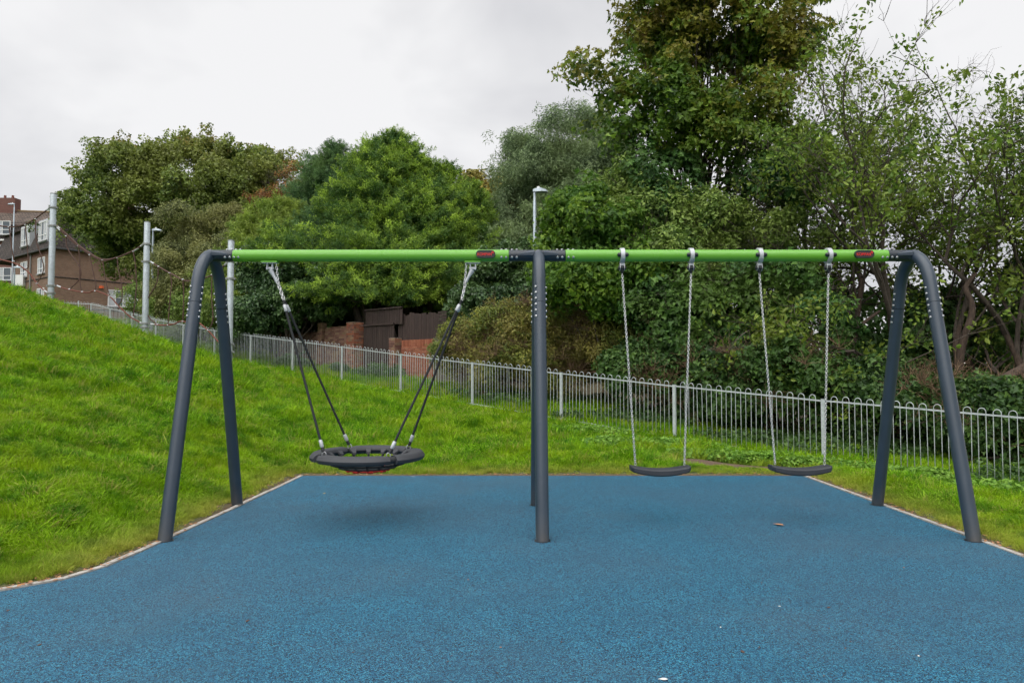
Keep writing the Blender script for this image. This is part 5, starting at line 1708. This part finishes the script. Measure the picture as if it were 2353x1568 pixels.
mb = MB(); mb.tube([bpt(.55, .55, ZM + .05), bpt(5.1, RR / 2, ZR + .68)], .13, 6); mb.build("hip_ridge", M['ridge'], rf)
mb = MB(); mb.tube([bpt(5.1, RR / 2, ZR + .68), bpt(LL + 6, RR / 2, ZR + .68)], .13, 6); mb.build("ridge", M['ridge'], rf)
for (l, r) in ((4.6, RR / 2 + 1.2), (12.5, RR / 2)):
    c = bpt(l, r, ZR + .4)
    mb = MB(); mb.box(c, (2.2, 1.0, 2.2), Matrix.Rotation(math.atan2(BL.y, BL.x), 3, 'Z').to_4x4()); ch = mb.build("chimney", M['flatred'], rf)
    for k in (-.7, 0, .7):
        q = c + Vector((BL.x, BL.y, 0)) * k
        mb = MB(); mb.lathe([(.14, 0), (.11, .35)], 8, Matrix.Translation((q.x, q.y, c.z + 1.1))); mb.build("chimney_pot", M['redrope'], ch)
# eaves gutter, corner bricks, string course, drainpipe
mb = MB(); mb.tube([bpt(LL, -.32, ZE + .02), bpt(-.32, -.32, ZE + .02)], .09, 6); mb.build("gutter", M['gutter'], flats)
mb = MB(); mb.tube([bpt(-.32, -.32, ZE + .02), bpt(-.32, RR, ZE + .02)], .09, 6); mb.build("gutter", M['gutter'], flats)
for z in (9.3, 6.7):
    mb = MB(); P = [bpt(LL, -.03, z), bpt(-.03, -.03, z), bpt(-.03, RR, z)]
    mb.tube(P, .05, 4); mb.build("string_course", M['mansard'], flats)
for z0, z1 in ((11.35, 11.66),):
    quadbox([bpt(LL, -.012, z0), bpt(LL, 0, z0), bpt(0, 0, z0), bpt(-.012, -.012, z0)], [bpt(LL, -.012, z1), bpt(LL, 0, z1), bpt(0, 0, z1), bpt(-.012, -.012, z1)]).build("brick_band", M['flatred'], flats)
mb = MB(); mb.tube([bpt(4.6, -.1, 3.5), bpt(4.6, -.1, ZE - .1)], .06, 6); mb.build("drainpipe", M['collar'], flats)
def window(parent, face, s0, s1, z0, z1, cols, rows_top=.0, out=.0, tilt=None, sill=True):
    """face(s, o, z): s along the wall, o outwards"""
    fr = MB()
    t = .07
    def bar(a0, a1, b0, b1):
        P = [face(a, o, z) for o in (out - .02, out + .05) for (a, z) in ((a0, b0), (a1, b0), (a1, b1), (a0, b1))]
        fr.add(P, [(0, 1, 2, 3), (7, 6, 5, 4), (0, 4, 5, 1), (1, 5, 6, 2), (2, 6, 7, 3), (3, 7, 4, 0)])
    bar(s0, s1, z0, z0 + t); bar(s0, s1, z1 - t, z1); bar(s0, s0 + t, z0 + t, z1 - t); bar(s1 - t, s1, z0 + t, z1 - t)
    for i in range(1, cols):
        c = s0 + (s1 - s0) * i / cols; bar(c - .035, c + .035, z0 + t, z1 - t)
    if rows_top:
        zz = z0 + (z1 - z0) * rows_top
        for i in range(cols):
            a = s0 + (s1 - s0) * i / cols + (.035 if i else t); b = s0 + (s1 - s0) * (i + 1) / cols - (.035 if i < cols - 1 else t)
            bar(a, b, zz - .03, zz + .03)
    wf = fr.build("window", M['whitepaint'], parent)
    for i in range(cols):
        a = s0 + (s1 - s0) * i / cols + .03; b = s0 + (s1 - s0) * (i + 1) / cols - .03
        mb = MB(); mb.add([face(a, out + .012, z0 + .03), face(b, out + .012, z0 + .03), face(b, out + .012, z1 - .03), face(a, out + .012, z1 - .03)], [(0, 1, 2, 3)])
        mb.build("pane", M['curtain'] if i % 2 == 0 else M['glass'], wf)
    if sill:
        P = [face(a, o, z) for o in (out, out + .12) for (a, z) in ((s0 - .08, z0 - .10), (s1 + .08, z0 - .10), (s1 + .08, z0 - .005), (s0 - .08, z0 - .005))]
        mb = MB(); mb.add(P, [(0, 1, 2, 3), (7, 6, 5, 4), (0, 4, 5, 1), (1, 5, 6, 2), (2, 6, 7, 3), (3, 7, 4, 0)]); mb.build("sill", M['collar'], wf)
lf = lambda s, o, z: bpt(s, -o, z)
rf_ = lambda s, o, z: bpt(-o, s, z)
window(flats, lf, 1.5, 3.1, 9.75, 11.15, 3, .3)
window(flats, lf, 1.5, 3.1, 7.05, 8.45, 3, .3)
window(flats, lf, 5.6, 7.2, 9.75, 11.15, 3, .3)
window(flats, lf, 5.6, 7.2, 7.05, 8.45, 3, .3)
window(flats, rf_, 4.5, 7.1, 7.1, 8.6, 4, .55)
window(flats, rf_, 1.0, 3.2, 4.5, 6.0, 3, .55)
window(flats, rf_, 9.2, 11.4, 7.1, 8.6, 4, .55)
for s0 in (1.2, 5.4):   # dormers
    dm = MB(); P = [bpt(s, o, z) for z in (12.45, 14.45) for (s, o) in ((s0 - .15, .0), (s0 + 2.0, .0), (s0 + 2.0, 1.3), (s0 - .15, 1.3))]
    dm.add(P, [(0, 1, 2, 3), (7, 6, 5, 4), (0, 4, 5, 1), (1, 5, 6, 2), (2, 6, 7, 3), (3, 7, 4, 0)])
    d_ = dm.build("dormer", M['alu'], flats)
    window(d_, lf, s0, s0 + 1.85, 12.6, 14.3, 3, .3, out=.01)
mb = MB(); mb.box(bpt(6.3, -.3, 9.4), (.9, .6, 1.0)); mb.build("meter_box", M['white'], flats)
mb = MB(); mb.box(bpt(-.1, 3.9, 8.75), (.28, .28, .22)); mb.build("alarm_box", M['orange'], flats)
# the farther, taller block at the picture's left edge
far = empty("brick_flats", (-60, 75, 4)); tag(far, "red-brown brick block of flats with tiled roof at the left edge", "building")
mb = MB(); mb.box((-64.5, 79.0, 9.3), (20.0, 8.0, 12.6)); mb.build("wall", M['flatred'], far)
X0, X1 = -75.0, -44.0
mb = MB(); mb.add([(X0, 74.7, 15.62), (X1, 74.7, 15.62), (X1, 83.3, 15.62), (X0, 83.3, 15.62), (X0, 75.6, 17.7), (X1, 75.6, 17.7), (X1, 82.4, 17.7), (X0, 82.4, 17.7)],
                  [(3, 2, 1, 0), (4, 5, 6, 7), (0, 1, 5, 4), (1, 2, 6, 5), (2, 3, 7, 6), (3, 0, 4, 7)]); mb.build("mansard_roof", M['mansard'], far)
mb = MB(); mb.add([(X0, 75.2, 17.72), (X1, 75.2, 17.2), (X1, 82.8, 17.2), (X0, 82.8, 17.72), (X0, 79, 20.4), (X1, 79, 19.3)], [(0, 1, 5, 4), (2, 3, 4, 5), (3, 0, 4), (1, 2, 5), (3, 2, 1, 0)]); r_ = mb.build("roof", M['tiles'], far)
mb = MB(); mb.tube([(X0, 79, 20.42), (X1, 79, 19.32)], .14, 6); mb.build("ridge", M['ridge'], r_)
mb = MB(); mb.box((-59.2, 79, 20.3), (3.0, 1.0, 1.9)); c_ = mb.build("chimney", M['flatred'], r_)
for k in (-1, 0, 1):
    mb = MB(); mb.lathe([(.15, 0), (.12, .4)], 8, Matrix.Translation((-59.2 + k * .9, 79, 21.25))); mb.build("chimney_pot", M['redrope'], c_)
ff_ = lambda s, o, z: Vector((s, 75.0 - o, z))
for s0 in (-57.0, -61.5):
    window(far, ff_, s0, s0 + 1.75, 13.7, 15.1, 2, .35)
    window(far, ff_, s0, s0 + 1.75, 11.2, 12.6, 2, .35)
    window(far, ff_, s0, s0 + 1.75, 16.2, 17.7, 2, .35, out=.35)
mb = MB(); mb.box((-64.5, 74.75, 15.6), (20.0, .35, .16)); mb.build("gutter", M['white'], far)

# ------------------------------------------------------------------ fallen leaves and bits on the blue rubber
def leaf_m(name, c):
    m = NT(name); f = m.noise(40, 3); m.color(m.ramp(f, [(.3, tuple(x * .7 for x in c)), (.7, c)])); m.set(Roughness=.7); return m.m
M['leafor'] = leaf_m('dry_orange_leaf', (.42, .20, .09)); M['leafye'] = leaf_m('yellow_fallen_leaf', (.50, .36, .10)); M['leafbr'] = leaf_m('brown_fallen_leaf', (.10, .055, .035)); M['paper'] = leaf_m('white_scrap', (.70, .70, .68))
def flat_leaf(label, px, py, size, mt, seed, group=None, cat="leaf", name="fallen_leaf", shape='oval', curl=.25):
    d = at(px, py, 10) - CAM
    k = -CAM.z / d.z
    p = CAM + d * k
    z = T(p.x, p.y) if float(pad_dist(np.array([p.x]), np.array([p.y]))[0]) > 0 else 0.0
    pr = random.Random(seed)
    a = pr.uniform(0, 6.28)
    mb = MB()
    pts = LEAF[shape][0]
    top, bot = [], []
    for (x, y) in pts:
        zz = .006 + (abs(x) * .9 + (y - .5) ** 2 * .6) * curl
        v_ = Vector((x * math.cos(a) - (y - .5) * math.sin(a), x * math.sin(a) + (y - .5) * math.cos(a), zz)) * size
        top.append(Vector((p.x, p.y, z + .002)) + v_); bot.append(top[-1] - Vector((0, 0, .0012)))
    n = len(pts); h = n // 2
    F_ = [tuple(range(0, h + 1)), tuple([0] + list(range(h, n))), tuple(n + q for q in reversed(range(0, h + 1))), tuple([n + q for q in reversed(range(h, n))] + [n])]
    for i in range(n): F_.append((i, (i + 1) % n, n + (i + 1) % n, n + i))
    mb.add(top + bot, F_)
    o = mb.build(name, M[mt]); tag(o, label, cat, group)
flat_leaf("curled orange-brown leaf lying on the blue rubber near the right front leg", 1788, 1206, .10, 'leafor', 1, curl=.5)
flat_leaf("yellowish leaf on the rubber beneath the basket swing's left", 745, 1133, .05, 'leafye', 2)
flat_leaf("white scrap near the bottom edge of the picture", 1523, 1560, .045, 'paper', 3, cat="litter", name="paper_scrap")
flat_leaf("thin white stick near the rubber's far edge beside the basket swing", 948, 1094, .07, 'paper', 4, cat="litter", name="paper_scrap", shape='narrow', curl=.05)
FRAG = ["tiny dark leaf fragment on the rubber at the picture's left edge", "tiny dark leaf fragment in the rubber's lower left corner", "dark twig-like fragment on the rubber right of the left front leg",
        "smallest dark fragment on the rubber near the left front leg", "tiny orange leaf fragment on the rubber just left of the middle front leg", "tiny dark fragment on the rubber below the two seat swings",
        "tiny dark fragment on the rubber left of the right front leg", "dark leaf fragment on the rubber near the lower right of centre", "speck of dark leaf on the rubber below the middle front leg",
        "tiny pale scrap on the rubber in line with the second seat swing", "tiny pale scrap nearest the rubber's lower right corner", "tiny orange leaf fragment low on the rubber at centre",
        "tiny orange leaf fragment on the rubber beside the right front leg", "tiny pale scrap on the rubber below the first seat swing"]
for i, (x, y, s, mt) in enumerate([(18, 1402, .03, 'leafbr'), (90, 1481, .03, 'leafbr'), (568, 1426, .035, 'leafbr'), (500, 1372, .02, 'leafbr'), (1075, 1331, .02, 'leafor'), (1749, 1338, .02, 'leafbr'), (1903, 1395, .03, 'leafbr'), (1706, 1497, .035, 'leafbr'), (1467, 1463, .015, 'leafbr'), (1790, 1392, .018, 'paper'), (2110, 1506, .02, 'paper'), (1150, 1486, .015, 'leafor'), (2076, 1303, .02, 'leafor'), (1655, 1440, .018, 'paper')]):
    flat_leaf(FRAG[i], x, y, s, mt, 10 + i, "tiny %s bits scattered on the rubber" % {'leafbr': 'dark', 'paper': 'pale', 'leafor': 'orange'}[mt], name="leaf_fragment" if mt != 'paper' else "scrap", cat="leaf" if mt != 'paper' else "litter")
# leaf litter caught along the kerb
r = np.random.default_rng(77)
mb = MB()
for i in range(900):
    a, b = run[r.integers(3, len(run))]
    t = r.random(); q = a.lerp(b, t); d = (b - a).normalized(); nrm = Vector((-d.y, d.x))
    if float(pad_dist(np.array([q.x + nrm.x * .1]), np.array([q.y + nrm.y * .1]))[0]) < 0: nrm = -nrm
    q = q + nrm * abs(r.normal(.07, .06))
    s = r.uniform(.006, .024); th = r.uniform(0, 6.28)
    z = T(q.x, q.y) + r.uniform(.006, .016) if float(pad_dist(np.array([q.x]), np.array([q.y]))[0]) > .05 else .014
    u = Vector((math.cos(th), math.sin(th), r.uniform(-.3, .3))) * s; v_ = Vector((-math.sin(th), math.cos(th), r.uniform(-.3, .3))) * s * .5
    c = Vector((q.x, q.y, z)); 
    mb.add([c - u, c + v_, c + u, c - v_], [(0, 1, 2, 3)])
o = mb.build("leaf_litter", M['leafor']); tag(o, "brown leaf litter caught along the edge of the blue rubber", "leaf litter", kind="stuff")

# fine crumbs of bark, grit and leaf blown over the rubber
mb = MB()
for i in range(420):
    yy = 2.4 * (9.0 / 2.4) ** r.random(); xx = r.uniform(-.8, .8) * yy
    if float(pad_dist(np.array([xx]), np.array([yy]))[0]) > -.04: continue
    s_ = r.uniform(.003, .009); th = r.uniform(0, 6.28)
    u = Vector((math.cos(th), math.sin(th), r.uniform(0, .3))) * s_; v_ = Vector((-math.sin(th), math.cos(th), .1)) * s_ * .5
    c = Vector((xx, yy, .004))
    mb.add([c - u, c + v_, c + u, c - v_], [(0, 1, 2, 3)])
o = mb.build("grit", M['leafbr']); tag(o, "fine dark grit and bark crumbs strewn over the blue rubber", "grit", kind="stuff")
